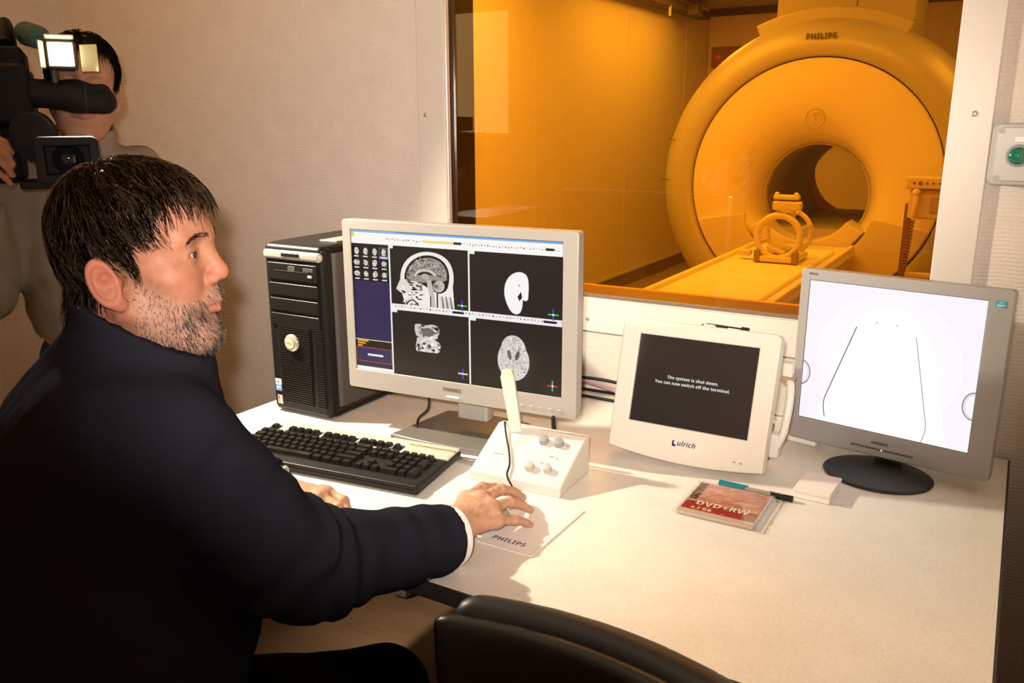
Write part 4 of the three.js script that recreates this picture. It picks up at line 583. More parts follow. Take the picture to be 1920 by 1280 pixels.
// ---------------------------------------------------------------- smooth solids from distance fields
function nets(sdf, lo, hi, cell, paint) {
  const nx = Math.ceil((hi[0] - lo[0]) / cell) + 1, ny = Math.ceil((hi[1] - lo[1]) / cell) + 1, nzz = Math.ceil((hi[2] - lo[2]) / cell) + 1;
  const f = new Float32Array(nx * ny * nzz), at = (i, j, k) => i + nx * (j + ny * k);
  for (let k = 0; k < nzz; k++) for (let j = 0; j < ny; j++) for (let i = 0; i < nx; i++) f[at(i, j, k)] = sdf(lo[0] + i * cell, lo[1] + j * cell, lo[2] + k * cell);
  const id = new Int32Array(nx * ny * nzz).fill(-1), pos = [], E = [[0, 1], [2, 3], [4, 5], [6, 7], [0, 2], [1, 3], [4, 6], [5, 7], [0, 4], [1, 5], [2, 6], [3, 7]];
  for (let k = 0; k < nzz - 1; k++) for (let j = 0; j < ny - 1; j++) for (let i = 0; i < nx - 1; i++) {
    const v = []; let m = 0; for (let c = 0; c < 8; c++) { v[c] = f[at(i + (c & 1), j + ((c >> 1) & 1), k + (c >> 2))]; if (v[c] < 0) m++; }
    if (m === 0 || m === 8) continue;
    let x = 0, y = 0, z = 0, n = 0; for (const [a, b] of E) if ((v[a] < 0) !== (v[b] < 0)) { const t = v[a] / (v[a] - v[b]); x += lerp(a & 1, b & 1, t); y += lerp((a >> 1) & 1, (b >> 1) & 1, t); z += lerp(a >> 2, b >> 2, t); n++; }
    id[at(i, j, k)] = pos.length / 3; pos.push(lo[0] + (i + x / n) * cell, lo[1] + (j + y / n) * cell, lo[2] + (k + z / n) * cell);
  }
  const idx = [], quad = (a, b, c, d, flip) => { if (a < 0 || b < 0 || c < 0 || d < 0) return; flip ? idx.push(a, c, b, a, d, c) : idx.push(a, b, c, a, c, d); };
  for (let k = 1; k < nzz - 1; k++) for (let j = 1; j < ny - 1; j++) for (let i = 1; i < nx - 1; i++) {
    const s = f[at(i, j, k)] < 0;
    if (s !== (f[at(i + 1, j, k)] < 0)) quad(id[at(i, j - 1, k - 1)], id[at(i, j, k - 1)], id[at(i, j, k)], id[at(i, j - 1, k)], !s);
    if (s !== (f[at(i, j + 1, k)] < 0)) quad(id[at(i - 1, j, k - 1)], id[at(i - 1, j, k)], id[at(i, j, k)], id[at(i, j, k - 1)], !s);
    if (s !== (f[at(i, j, k + 1)] < 0)) quad(id[at(i - 1, j - 1, k)], id[at(i, j - 1, k)], id[at(i, j, k)], id[at(i - 1, j, k)], !s);
  }
  const g = new THREE.BufferGeometry(), N = new Float32Array(pos.length), e = cell * 0.6; g.setAttribute('position', new THREE.Float32BufferAttribute(pos, 3)); g.setIndex(idx);
  const col = paint ? new Float32Array(pos.length) : null;
  for (let i = 0; i < pos.length; i += 3) {
    const x = pos[i], y = pos[i + 1], z = pos[i + 2]; let a = sdf(x + e, y, z) - sdf(x - e, y, z), b = sdf(x, y + e, z) - sdf(x, y - e, z), c = sdf(x, y, z + e) - sdf(x, y, z - e); const l = Math.hypot(a, b, c) || 1; N[i] = a / l; N[i + 1] = b / l; N[i + 2] = c / l;
    if (col) { const q = paint(x, y, z, N[i], N[i + 1], N[i + 2]); col[i] = q[0]; col[i + 1] = q[1]; col[i + 2] = q[2]; }
  }
  g.setAttribute('normal', new THREE.BufferAttribute(N, 3)); if (col) g.setAttribute('color', new THREE.BufferAttribute(col, 3));
  const uv = new Float32Array(pos.length / 3 * 2); for (let i = 0; i < uv.length / 2; i++) { uv[2 * i] = pos[3 * i] + pos[3 * i + 2]; uv[2 * i + 1] = pos[3 * i + 1]; } g.setAttribute('uv', new THREE.BufferAttribute(uv, 2));
  return g;
}
const smin = (a, b, k) => { const h = Math.max(k - Math.abs(a - b), 0) / k; return Math.min(a, b) - h * h * k * 0.25; };
const smax = (a, b, k) => -smin(-a, -b, k);
function cap(x, y, z, a, b, ra, rb) { const dx = b[0] - a[0], dy = b[1] - a[1], dz = b[2] - a[2], px = x - a[0], py = y - a[1], pz = z - a[2]; const t = clamp((px * dx + py * dy + pz * dz) / (dx * dx + dy * dy + dz * dz), 0, 1); return Math.hypot(px - t * dx, py - t * dy, pz - t * dz) - (ra + (rb - ra) * t); }
function ell(x, y, z, c, r) { const px = (x - c[0]) / r[0], py = (y - c[1]) / r[1], pz = (z - c[2]) / r[2]; const k0 = Math.hypot(px, py, pz), k1 = Math.hypot(px / r[0], py / r[1], pz / r[2]); return k1 < 1e-9 ? -Math.min(...r) : k0 * (k0 - 1) / k1; }
const ball = (x, y, z, c, r) => Math.hypot(x - c[0], y - c[1], z - c[2]) - r;
const rbx = (x, y, z, c, h, r) => { const a = Math.abs(x - c[0]) - h[0] + r, b = Math.abs(y - c[1]) - h[1] + r, d = Math.abs(z - c[2]) - h[2] + r; return Math.hypot(Math.max(a, 0), Math.max(b, 0), Math.max(d, 0)) + Math.min(Math.max(a, b, d), 0) - r; };
const box3 = (pts, pad) => { const lo = [1e9, 1e9, 1e9], hi = [-1e9, -1e9, -1e9]; for (const p of pts) for (let i = 0; i < 3; i++) { lo[i] = Math.min(lo[i], p[i] - pad); hi[i] = Math.max(hi[i], p[i] + pad); } return [lo, hi]; };

// ---------------------------------------------------------------- office chairs
function officeChair(label, pos, yaw, fabric, topY, shellMat) {
  const t = thing('office_chair', label, 'chair', pos, yaw);
  const bend = (x, z, c) => z - c * x * x;
  const cy = topY - 0.26;
  const back = nets((x, y, z) => rbx(x, y, bend(x, z, 0.9) - 0.10 * (y - cy) * 0.6, [0, cy, 0.262], [0.228 - 0.10 * sstep(cy + 0.1, cy - 0.3, y) * 0.6, 0.258, 0.030], 0.03), [-0.27, cy - 0.3, 0.16], [0.27, cy + 0.3, 0.40], 0.011);
  const shell = nets((x, y, z) => rbx(x, y, bend(x, z, 0.9) - 0.10 * (y - cy) * 0.6, [0, cy - 0.004, 0.300], [0.232 - 0.10 * sstep(cy + 0.1, cy - 0.3, y) * 0.6, 0.252, 0.016], 0.015), [-0.27, cy - 0.3, 0.2], [0.27, cy + 0.3, 0.44], 0.011);
  part('backrest', back, fabric, t); part('back_shell', shell, shellMat, t);
  part('seat', nets((x, y, z) => rbx(x, y, z, [0, 0.455, 0.02], [0.24, 0.04, 0.235], 0.038), [-0.27, 0.38, -0.26], [0.27, 0.53, 0.3], 0.014), fabric, t);
  part('seat_pan', rbox(0.36, 0.03, 0.34, 0.01, 0, 0.405, 0.02), MT.blackMatte, t);
  part('back_bar', tube([[0, 0.39, 0.15], [0, 0.385, 0.30], [0, 0.43, 0.345], [0, cy - 0.05, 0.345]], 0.018, 24, 10), MT.blackMatte, t);
  part('column', [cyl(0.025, 0.025, 0.18, 0, 0.31, 0.02), cyl(0.035, 0.035, 0.14, 0, 0.17, 0.02)], MT.black, t);
  for (let k = 0; k < 5; k++) { const a = k / 5 * Math.PI * 2 + 0.3, c = Math.cos(a), s = Math.sin(a); const l = part('leg', tube([[0, 0.115, 0.02], [0.14 * c, 0.10, 0.02 + 0.14 * s], [0.27 * c, 0.07, 0.02 + 0.27 * s]], 0.016, 8, 8), MT.black, t); part('caster', [cyl(0.026, 0.026, 0.018, 0, 0, 0, 18).rotateZ(Math.PI / 2).rotateY(a).translate(0.27 * c, 0.0265, 0.02 + 0.27 * s), cyl(0.008, 0.008, 0.03, 0.27 * c, 0.055, 0.02 + 0.27 * s, 8)], MT.black, l); }
  return t;
}
officeChair('black padded office chair pushed up to the desk in the foreground', [1.222, 0, 0.80], -0.09, M(rgb(0.012, 0.010, 0.009), 0.45, { specularIntensity: 0.6 }), 0.806, M(rgb(0.014, 0.012, 0.010), 0.38, { specularIntensity: 0.6 }));
officeChair('dark grey fabric office chair the man in the dark jacket sits on', [0.47, 0, 1.385], -0.72, M(rgb(0.13, 0.11, 0.095), 0.95, { bumpMap: weave, bumpScale: 0.001 }), 0.90, M(rgb(0.10, 0.088, 0.078), 0.8));
// ---------------------------------------------------------------- people: shared head and strands
const eyeC = 0.0315;
function headField(o) {
  const { nose = 1, wide = 1, neck } = o;
  return (X, y, z) => {
    const s = X < 0 ? -1 : 1, x = Math.abs(X) / wide;
    let d = ell(x, y, z, [0, 0.052, -0.004], [0.074, 0.084, 0.091]);
    d = smin(d, ell(x, y, z, [0, 0.056, 0.040], [0.060, 0.056, 0.053]), 0.03);
    d = smin(d, ell(x, y, z, [0, -0.020, 0.034], [0.060, 0.080, 0.056]), 0.03);
    d = smin(d, ell(x, y, z, [0.043, -0.008, 0.055], [0.024, 0.021, 0.024]), 0.022);     // cheekbone
    d = smin(d, ell(x, y, z, [0.034, -0.040, 0.060], [0.026, 0.032, 0.024]), 0.02);      // cheek
    d = smin(d, cap(x, y, z, [0.056, -0.045, 0.002], [0.022, -0.096, 0.064], 0.019, 0.019), 0.026); // jaw
    d = smin(d, ell(x, y, z, [0, -0.098, 0.067], [0.025, 0.020, 0.022]), 0.022);          // chin
    d = smin(d, ell(x, y, z, [0, -0.085, 0.035], [0.042, 0.030, 0.042]), 0.03);           // under the chin
    d = smin(d, cap(x, y, z, [0.006, 0.040, 0.091], [0.042, 0.041, 0.074], 0.0105, 0.011), 0.014); // brow ridge
    d = smax(d, -ball(x, y, z, [0.031, 0.021, 0.103], 0.0195), 0.012);                    // eye socket
    d = smin(d, ell(x, y, z, [eyeC, 0.0205, 0.0755], [0.0165, 0.0125, 0.0125]), 0.006);   // lids
    d = smax(d, -cap(x, y, z, [eyeC - 0.010, 0.0195, 0.0905], [eyeC + 0.012, 0.0195, 0.0850], 0.0043, 0.0036), 0.002); // eye slit
    d = smin(d, cap(x, y, z, [0, 0.031, 0.088], [0, -0.004, 0.1085 * nose], 0.0085, 0.0105), 0.012);  // nose bridge
    d = smin(d, ell(x, y, z, [0, -0.011, 0.1085 * nose], [0.0125, 0.0105, 0.0125]), 0.008);           // tip
    d = smin(d, ell(x, y, z, [0.0125, -0.016, 0.0965], [0.0085, 0.0080, 0.0110]), 0.005);             // wing
    d = smax(d, -ell(x, y, z, [0.0068, -0.0235, 0.1035], [0.0038, 0.0035, 0.0060]), 0.003);           // nostril
    d = smin(d, ell(x, y, z, [0, -0.042, 0.082], [0.028, 0.018, 0.018]), 0.014);          // muzzle
    d = smin(d, cap(x, y, z, [0, -0.0475, 0.0980], [0.021, -0.0515, 0.0865], 0.0050, 0.003), 0.005);  // upper lip
    d = smin(d, cap(x, y, z, [0, -0.0592, 0.0948], [0.019, -0.0565, 0.0855], 0.0054, 0.0035), 0.005); // lower lip
    d = smax(d, -cap(x, y, z, [0, -0.0535, 0.1055], [0.023, -0.0540, 0.0915], 0.0028, 0.002), 0.003); // mouth line
    if (neck) { d = smin(d, cap(X, y, z, [0, -0.055, -0.022], neck, 0.057, 0.064), 0.03); }
    // ear: outer rim, bowl and lobe in the ear's own tilted plane
    {
      let ex = X * s / wide - 0.0775, ey = y + 0.004, ez = z + 0.017;
      const ca = 0.956, sa = 0.292; const ty = ca * ey + sa * -ez, tz = ca * ez + sa * ey;     // lean back
      const cb = 0.90, sb = 0.436; const w = cb * ex + sb * tz, u = cb * tz - sb * ex;           // stand off
      const q = Math.hypot(u / 0.0150, ty / 0.0275);
      const rim = Math.hypot((q - 1) * 0.0180, w - 0.006) - 0.0040;
      const plate = Math.max((q - 1) * 0.0175, Math.abs(w - 0.001 - 0.004 * q) - 0.0032);
      const anti = Math.hypot((Math.hypot((u - 0.003) / 0.0100, (ty - 0.002) / 0.0195) - 1) * 0.011, w - 0.004) - 0.0030;
      const lobe = Math.hypot(u - 0.006, (ty + 0.030) * 0.9, (w - 0.003) * 1.7) - 0.0095;
      const trag = Math.hypot(u - 0.0150, ty + 0.005, w - 0.003) - 0.0055;
      let e = smin(Math.min(rim, anti), plate, 0.003); e = smax(e, -(Math.hypot((u - 0.004) / 0.0078, (ty + 0.001) / 0.0140, (w - 0.0085) / 0.0085) - 1) * 0.0075, 0.002); e = smin(e, lobe, 0.006); e = smin(e, trag, 0.004);
      e = smin(e, cap(ex, ey, ez, [-0.012, 0, 0.006], [0.0, -0.004, 0.004], 0.014, 0.008), 0.008);
      d = smin(d, e, 0.005);
    }
    return d;
  };
}
function grad(f, p) { const e = 0.0006; const g = V(f(p.x + e, p.y, p.z) - f(p.x - e, p.y, p.z), f(p.x, p.y + e, p.z) - f(p.x, p.y - e, p.z), f(p.x, p.y, p.z + e) - f(p.x, p.y, p.z - e)); return g.normalize(); }
class Strands { // tapered three-sided fibres joined into one mesh
  constructor() { this.p = []; this.c = []; this.i = []; this.n = []; }
  add(pts, r0, r1, col) {
    const b = this.p.length / 3, N = pts.length; let up = V(rr(-1, 1), rr(-1, 1), rr(-1, 1)).normalize();
    for (let k = 0; k < N; k++) {
      const tg = pts[Math.min(k + 1, N - 1)].clone().sub(pts[Math.max(k - 1, 0)]).normalize(), s = tg.clone().cross(up).normalize(), q = s.clone().cross(tg), r = lerp(r0, r1, k / (N - 1));
      for (let j = 0; j < 3; j++) { const a = j * 2.0944, d = s.clone().multiplyScalar(Math.cos(a)).addScaledVector(q, Math.sin(a)); this.p.push(pts[k].x + d.x * r, pts[k].y + d.y * r, pts[k].z + d.z * r); this.n.push(d.x, d.y, d.z); this.c.push(col[0], col[1], col[2]); }
    }
    for (let k = 0; k < N - 1; k++) for (let j = 0; j < 3; j++) { const a = b + 3 * k + j, c = b + 3 * k + (j + 1) % 3; this.i.push(a, c, a + 3, c, c + 3, a + 3); }
  }
  geo() { const g = new THREE.BufferGeometry(); g.setAttribute('position', new THREE.Float32BufferAttribute(this.p, 3)); g.setAttribute('normal', new THREE.Float32BufferAttribute(this.n, 3)); g.setAttribute('color', new THREE.Float32BufferAttribute(this.c, 3)); g.setIndex(this.i); g.setAttribute('uv', new THREE.BufferAttribute(new Float32Array(this.p.length / 3 * 2), 2)); return g; }
}
function surfaceFrom(f, c, dir) { // sphere-trace inwards along a direction
  let t = 0.2; for (let k = 0; k < 40; k++) { const d = f(c.x + dir.x * t, c.y + dir.y * t, c.z + dir.z * t); if (d < 0.0004) break; t -= d * 0.8; if (t < 0) return null; } return V(c.x + dir.x * t, c.y + dir.y * t, c.z + dir.z * t);
}
// hairline: true where the scalp carries hair (head axes: z forward, y up)
function hairy(x, y, z, o = 0) {
  if (y > 0.116) return true;
  const ax = Math.abs(x);
  if (z > 0.034) { const lineY = lerp(0.044, 0.094, sstep(0.030, 0.080, z)) + 0.010 * sstep(0.02, 0.05, ax) * sstep(0.05, 0.075, z); return y > lineY + o; }
  if (z > 0.008) return y > 0.0 + o;
  if (z > -0.030) return y > 0.030 + o;
  return y > lerp(-0.010, -0.082, sstep(-0.032, -0.062, z)) + o;
}
function combHair(f, n, o) {
  const S = new Strands(), c = V(0, 0.045, -0.01);
  for (let k = 0, made = 0; k < n * 6 && made < n; k++) {
    const dir = V(rr(-1, 1), rr(-0.9, 1), rr(-1, 1)); if (dir.lengthSq() > 1 || dir.lengthSq() < 0.05) continue; dir.normalize();
    let p = surfaceFrom(f, c, dir); if (!p || !hairy(p.x, p.y, p.z, rr(-0.003, 0.006))) continue;
    const side = Math.sign(p.x) || 1, top = sstep(0.085, 0.125, p.y), back = sstep(0.0, -0.06, p.z);
    // comb: forward and across on top, down and forward at the sides, down at the back
    let flow = V(0.35 * side * (1 - 0.6 * back) + o.part * top, -0.9 + 0.65 * top, lerp(0.55, 0.9, top) * (1 - back) - 0.25 * back * top).add(V(rr(-0.3, 0.3), rr(-0.3, 0.3), rr(-0.3, 0.3)));
    const wav = fbm(p.x * 38, p.y * 38, p.z * 38); flow.x += 0.8 * wav; flow.z += 0.75 * nz(p.x * 30 + 9, p.y * 30, p.z * 30);
    const len = o.len * rr(0.6, 1.15) * lerp(1, 0.62, sstep(0.02, -0.07, p.y)), seg = 6, lift0 = rr(0.001, o.lift), pts = [];
    let q = p.clone();
    for (let m = 0; m < seg; m++) {
      const nn = grad(f, q), d = f(q.x, q.y, q.z), want = lift0 * (0.35 + 0.65 * Math.sin(Math.min(1, (m + 0.6) / 3) * 1.57)) + o.puff * (0.5 + 0.5 * top) + (o.nape || 0) * sstep(-0.03, -0.075, p.z) * sstep(0.07, 0.0, p.y) * (0.4 + 0.6 * m / seg);
      pts.push(q.clone().addScaledVector(nn, want - d));
      const tg = flow.clone().addScaledVector(nn, -flow.dot(nn)).normalize(); q = q.clone().addScaledVector(tg, len / seg).addScaledVector(nn, -d);
      flow.y -= 0.08; 
    }
    if (pts.some((e) => (Math.abs(e.x) > 0.078 && e.z < 0.006 && e.z > -0.036 && e.y < 0.024) || (e.z > 0.030 && e.y < 0.030) || (e.z > -0.015 && e.y < -0.012))) continue;
    if (pts[5].z > 0.055 && pts[5].y < 0.066 - 0.25 * Math.max(0, pts[5].z - 0.085)) { if (rnd() < 0.75) continue; }
    S.add(pts, o.r, o.r * 0.35, o.color(p, rnd)); made++;
  }
  return S.geo();
}
const skinMat = () => M(rgb(1, 1, 1), 0.55, { vertexColors: true, specularIntensity: 0.5 });
const hairMat = M(rgb(1, 1, 1), 0.50, { vertexColors: true, specularIntensity: 0.8 });
// a hand from joints: wrist, four fingers of three joints each, thumb
function handField(h) {
  return (x, y, z) => {
    let palm = 1e9; const K = h.fingers.map((q) => q[0]);
    for (let i = 0; i < 4; i++) palm = smin(palm, cap(x, y, z, h.wrist, K[i], 0.0215, i === 3 ? 0.0115 : 0.0130), 0.014);
    for (let i = 0; i < 3; i++) palm = smin(palm, cap(x, y, z, K[i], K[i + 1], 0.0110, 0.0105), 0.012);
    palm = smin(palm, cap(x, y, z, h.arm, h.wrist, 0.030, 0.026), 0.02);
    palm = smin(palm, cap(x, y, z, h.wrist, h.thumb[0], 0.021, 0.0150), 0.015);
    let d = palm;
    h.fingers.forEach((q, i) => { const r = [0.0092, 0.0096, 0.0090, 0.0080][i]; let c = cap(x, y, z, q[0], q[1], r * 1.10, r); c = smin(c, ball(x, y, z, q[1], r * 1.05), 0.004); c = smin(c, cap(x, y, z, q[1], q[2], r * 0.98, r * 0.90), 0.003); c = smin(c, cap(x, y, z, q[2], q[3], r * 0.90, r * 0.78), 0.003); d = smin(d, c, 0.0045); });
    let t = cap(x, y, z, h.thumb[0], h.thumb[1], 0.0130, 0.0105); t = smin(t, cap(x, y, z, h.thumb[1], h.thumb[2], 0.0105, 0.0088), 0.004); d = smin(d, t, 0.008);
    // tendons and veins over the back of the hand
    return d - 0.0009 * fbm(x * 95, y * 95, z * 95);
  };
}
const handPts = (h) => [h.arm, h.wrist, ...h.fingers.flat(), ...h.thumb];
// ---------------------------------------------------------------- the seated man
{
  const B = [0.50, 0, 1.32];
  const man = thing('person', 'seated bearded man in a dark jacket with his right hand on the mouse', 'person', B);
  const home = (g) => g.translate(-B[0], -B[1], -B[2]);
  const P = (name, g, m, parent = man, label) => part(name, g, m, parent, label);
  // head axes
  const yaw = 0.965, pitch = 0.05, HS = 0.96, H0 = V(0.5815, 1.229, 1.247);
  const fw0 = V(Math.sin(yaw), 0, -Math.cos(yaw)), up0 = V(0, 1, 0), lf = up0.clone().cross(fw0);
  const fw = fw0.clone().multiplyScalar(Math.cos(pitch)).addScaledVector(up0, Math.sin(pitch)), up = up0.clone().multiplyScalar(Math.cos(pitch)).addScaledVector(fw0, -Math.sin(pitch));
  const HM = new THREE.Matrix4().makeBasis(lf.multiplyScalar(HS), up.multiplyScalar(HS), fw.multiplyScalar(HS)).setPosition(H0), HI = HM.clone().invert();
  const neckEnd = V(0.575, 1.04, 1.268).applyMatrix4(HI).toArray();
  const hf = headField({ nose: 0.955, wide: 1.04, neck: neckEnd });
  const inBeard = (x, y, z) => { // how strongly the beard grows here
    const ax = Math.abs(x), cheekLine = lerp(-0.038, -0.004, sstep(0.075, 0.018, z));
    let b = sstep(cheekLine + 0.006, cheekLine - 0.010, y) * sstep(0.006, 0.016, z) * sstep(-0.145, -0.120, y);
    if (z > 0.086 && ax < 0.030) { const must = sstep(-0.026, -0.031, y) * sstep(-0.049, -0.045, y), chin = sstep(-0.066, -0.072, y); b = Math.max(must, chin) * (y > -0.022 ? 0 : 1); }
    return b;
  };
  const headPaint = (x, y, z) => {
    const n = fbm(x * 60, y * 60, z * 60), m = fbm(x * 260, y * 260, z * 260);
    let c = [0.335 + 0.05 * n + 0.03 * m, 0.148 + 0.03 * n + 0.02 * m, 0.086 + 0.02 * n];
    const mixc = (q, t) => { c = c.map((v, i) => lerp(v, q[i], t)); };
    mixc([0.42, 0.14, 0.09], 0.75 * sstep(0.03, 0.008, Math.hypot(x, y + 0.012, z - 0.108)));
    mixc([0.43, 0.14, 0.09], 0.7 * sstep(0.074, 0.084, Math.abs(x)));
    mixc([0.42, 0.155, 0.10], 0.6 * sstep(0.03, 0.01, Math.hypot(Math.abs(x) - 0.045, y + 0.012, z - 0.07)));
    if (z > 0.082 && Math.abs(x) < 0.026) mixc([0.46, 0.15, 0.12], 0.7 * sstep(0.008, 0.003, Math.abs(y + 0.0535)));
    const b = inBeard(x, y, z); mixc([0.44, 0.27, 0.21], 0.5 * b);
    if (hairy(x, y, z) && Math.abs(x) < 0.082) mixc([0.06, 0.034, 0.022], 0.9 * sstep(0.0, 0.024, y - lerp(-0.06, 0.036, sstep(-0.03, 0.02, z)) + 0.012 * m));
    const br = sstep(0.0058, 0.0030, Math.abs(y - 0.0425 + 0.9 * Math.max(0, Math.abs(x) - 0.04) * 0.5)) * sstep(0.010, 0.016, Math.abs(x)) * sstep(0.052, 0.046, Math.abs(x)) * sstep(0.05, 0.06, z); mixc([0.10, 0.055, 0.035], 0.35 * br);
    return c;
  };
  const headGeo = nets(hf, [-0.105, Math.min(-0.17, neckEnd[1] - 0.02), -0.13], [0.105, 0.15, 0.135], 0.0026, headPaint).applyMatrix4(HM);
  // hands
  const RH = { arm: [0.835, 0.800, 0.99], wrist: [0.862, 0.788, 0.915], fingers: [
    [[0.831, 0.797, 0.835], [0.829, 0.796, 0.786], [0.833, 0.783, 0.752], [0.838, 0.764, 0.726]],
    [[0.857, 0.801, 0.832], [0.862, 0.798, 0.780], [0.867, 0.782, 0.748], [0.872, 0.763, 0.728]],
    [[0.881, 0.795, 0.840], [0.889, 0.789, 0.798], [0.896, 0.773, 0.770], [0.900, 0.757, 0.752]],
    [[0.901, 0.785, 0.856], [0.914, 0.776, 0.826], [0.920, 0.763, 0.804], [0.922, 0.752, 0.790]]], thumb: [[0.826, 0.780, 0.882], [0.809, 0.772, 0.846], [0.812, 0.760, 0.812]] };
  const LH = { arm: [0.40, 0.790, 0.985], wrist: [0.470, 0.777, 0.940], fingers: [
    [[0.548, 0.776, 0.902], [0.590, 0.772, 0.905], [0.606, 0.760, 0.914], [0.612, 0.751, 0.925]],
    [[0.556, 0.778, 0.924], [0.600, 0.772, 0.930], [0.616, 0.760, 0.936], [0.622, 0.751, 0.944]],
    [[0.555, 0.775, 0.946], [0.598, 0.769, 0.954], [0.613, 0.758, 0.958], [0.618, 0.751, 0.962]],
    [[0.545, 0.769, 0.965], [0.580, 0.764, 0.974], [0.592, 0.755, 0.977], [0.598, 0.750, 0.979]]], thumb: [[0.500, 0.768, 0.905], [0.532, 0.762, 0.884], [0.556, 0.755, 0.878]] };
  const handPaint = (x, y, z) => { const n = fbm(x * 55, y * 55, z * 55), m = fbm(x * 180, y * 180, z * 180); return [0.48 + 0.06 * n + 0.03 * m, 0.265 + 0.045 * n + 0.02 * m, 0.165 + 0.03 * n]; };
  const shift = (h) => { const w = h.wrist.slice(), n = [0.832, 0.782, 0.912], mv = (p) => [n[0] + (p[0] - w[0]) * 1.08, n[1] + (p[1] - w[1]), n[2] + (p[2] - w[2]) * 1.08]; h.arm = mv(h.arm); h.fingers = h.fingers.map((f) => f.map(mv)); h.thumb = h.thumb.map(mv); h.wrist = n; }; shift(RH); const move = (h, d) => { const mv = (p) => p.map((v, i) => v + d[i]); h.arm = mv(h.arm); h.wrist = mv(h.wrist); h.fingers = h.fingers.map((f) => f.map(mv)); h.thumb = h.thumb.map(mv); }; move(LH, [0.012, 0.004, 0.010]);
  const [a0, a1] = box3(handPts(RH), 0.036), [b0, b1] = box3(handPts(LH), 0.036);
  const rh = nets(handField(RH), a0, a1, 0.003, handPaint), lh = nets(handField(LH), b0, b1, 0.0035, handPaint);
  // trunk axes: r to his right, f forward
  const ty = 0.72, Rv = [Math.cos(ty), Math.sin(ty)], Fv = [Math.sin(ty), -Math.cos(ty)], T0 = [0.545, 1.265];
  const toT = (x, z) => [(x - T0[0]) * Rv[0] + (z - T0[1]) * Rv[1], (x - T0[0]) * Fv[0] + (z - T0[1]) * Fv[1]];
  const toW = (r, y, f) => [T0[0] + r * Rv[0] + f * Fv[0], y, T0[1] + r * Rv[1] + f * Fv[1]];
  const SR = toW(0.150, 1.035, 0.060), SL = toW(-0.172, 1.03, 0.0), ER = [0.772, 0.828, 1.185], EL = [0.255, 0.82, 1.09], WR = [0.843, 0.784, 0.948], WL = [0.482, 0.786, 0.953];
  const trunk = (x, y, z, k) => {
    let [r, f] = toT(x, z); f -= (y - 0.95) * 0.16;
    let d = ell(r, y, f, [0, 0.93, -0.035], [0.20 + k, 0.20 + k, 0.155 + k]);
    d = smin(d, ell(r, y, f, [0, 0.70, -0.005], [0.20 + k, 0.22 + k, 0.19 + k]), 0.09);
    d = smin(d, ell(r, y, f, [0, 0.53, -0.03], [0.19 + k, 0.12 + k, 0.175 + k]), 0.08);
    d = smin(d, cap(r, y, f, [-0.13, 1.035, -0.05], [0.13, 1.035, -0.05], 0.070 + k, 0.070 + k), 0.06);
    d = smin(d, cap(r, y, f, [0.01, 1.105, -0.030], [0.14, 1.058, -0.03], 0.058 + k, 0.060 + k), 0.05); d = smin(d, cap(r, y, f, [0.01, 1.105, -0.030], [-0.14, 1.058, -0.03], 0.058 + k, 0.060 + k), 0.05);
    return d;
  };
  const legs = (x, y, z, k) => {
    let [r, f] = toT(x, z), d = 1e9;
    for (const s of [-1, 1]) { d = Math.min(d, smin(cap(r, y, f, [0.095 * s, 0.50, -0.08], [0.080 * s, 0.465, 0.34], 0.084 + k, 0.062 + k), cap(r, y, f, [0.080 * s, 0.465, 0.34], [0.10 * s, 0.09, 0.32], 0.060 + k, 0.050 + k), 0.05)); }
    return smin(d, ell(r, y, f, [0, 0.52, -0.10], [0.185 + k, 0.10 + k, 0.15 + k]), 0.06);
  };
  const coreF = (x, y, z) => smin(smin(trunk(x, y, z, -0.016), legs(x, y, z, -0.014), 0.04), Math.min(smin(cap(x, y, z, SR, ER, 0.050, 0.040), cap(x, y, z, ER, RH.arm, 0.040, 0.030), 0.03), smin(cap(x, y, z, SL, EL, 0.050, 0.040), cap(x, y, z, EL, LH.arm, 0.040, 0.030), 0.03)), 0.03);
  const core = nets(coreF, [0.12, 0.02, 0.72], [1.05, 1.2, 1.68], 0.02, () => [0.50, 0.26, 0.165]);
  P('body', home(join([headGeo, rh, lh, core])), skinMat(), man, 'ruddy skin of face and hands');
  // jacket: folds follow the sleeve and the pull across the back
  const sleeve = (x, y, z, S, E, W, ph) => {
    const t1 = clamp(((x - S[0]) * (E[0] - S[0]) + (y - S[1]) * (E[1] - S[1]) + (z - S[2]) * (E[2] - S[2])) / ((E[0] - S[0]) ** 2 + (E[1] - S[1]) ** 2 + (E[2] - S[2]) ** 2), 0, 1);
    const t2 = clamp(((x - E[0]) * (W[0] - E[0]) + (y - E[1]) * (W[1] - E[1]) + (z - E[2]) * (W[2] - E[2])) / ((W[0] - E[0]) ** 2 + (W[1] - E[1]) ** 2 + (W[2] - E[2]) ** 2), 0, 1.2);
    const u = t1 + t2, near = Math.exp(-((u - 1.0) ** 2) / 0.10) + 0.35;
    const w = nz(x * 9 + ph, y * 9, z * 9);
    const fold = 0.0042 * near * Math.sin(u * 27 + 5 * w + 14 * (y - 0.9) + ph);
    let d = smin(cap(x, y, z, S, E, 0.082, 0.070), cap(x, y, z, E, W, 0.069, 0.054), 0.05) + fold;
    const L = Math.hypot(W[0] - E[0], W[1] - E[1], W[2] - E[2]), s = ((x - W[0]) * (W[0] - E[0]) + (y - W[1]) * (W[1] - E[1]) + (z - W[2]) * (W[2] - E[2])) / L;
    return smax(d, s - 0.002, 0.006);
  };
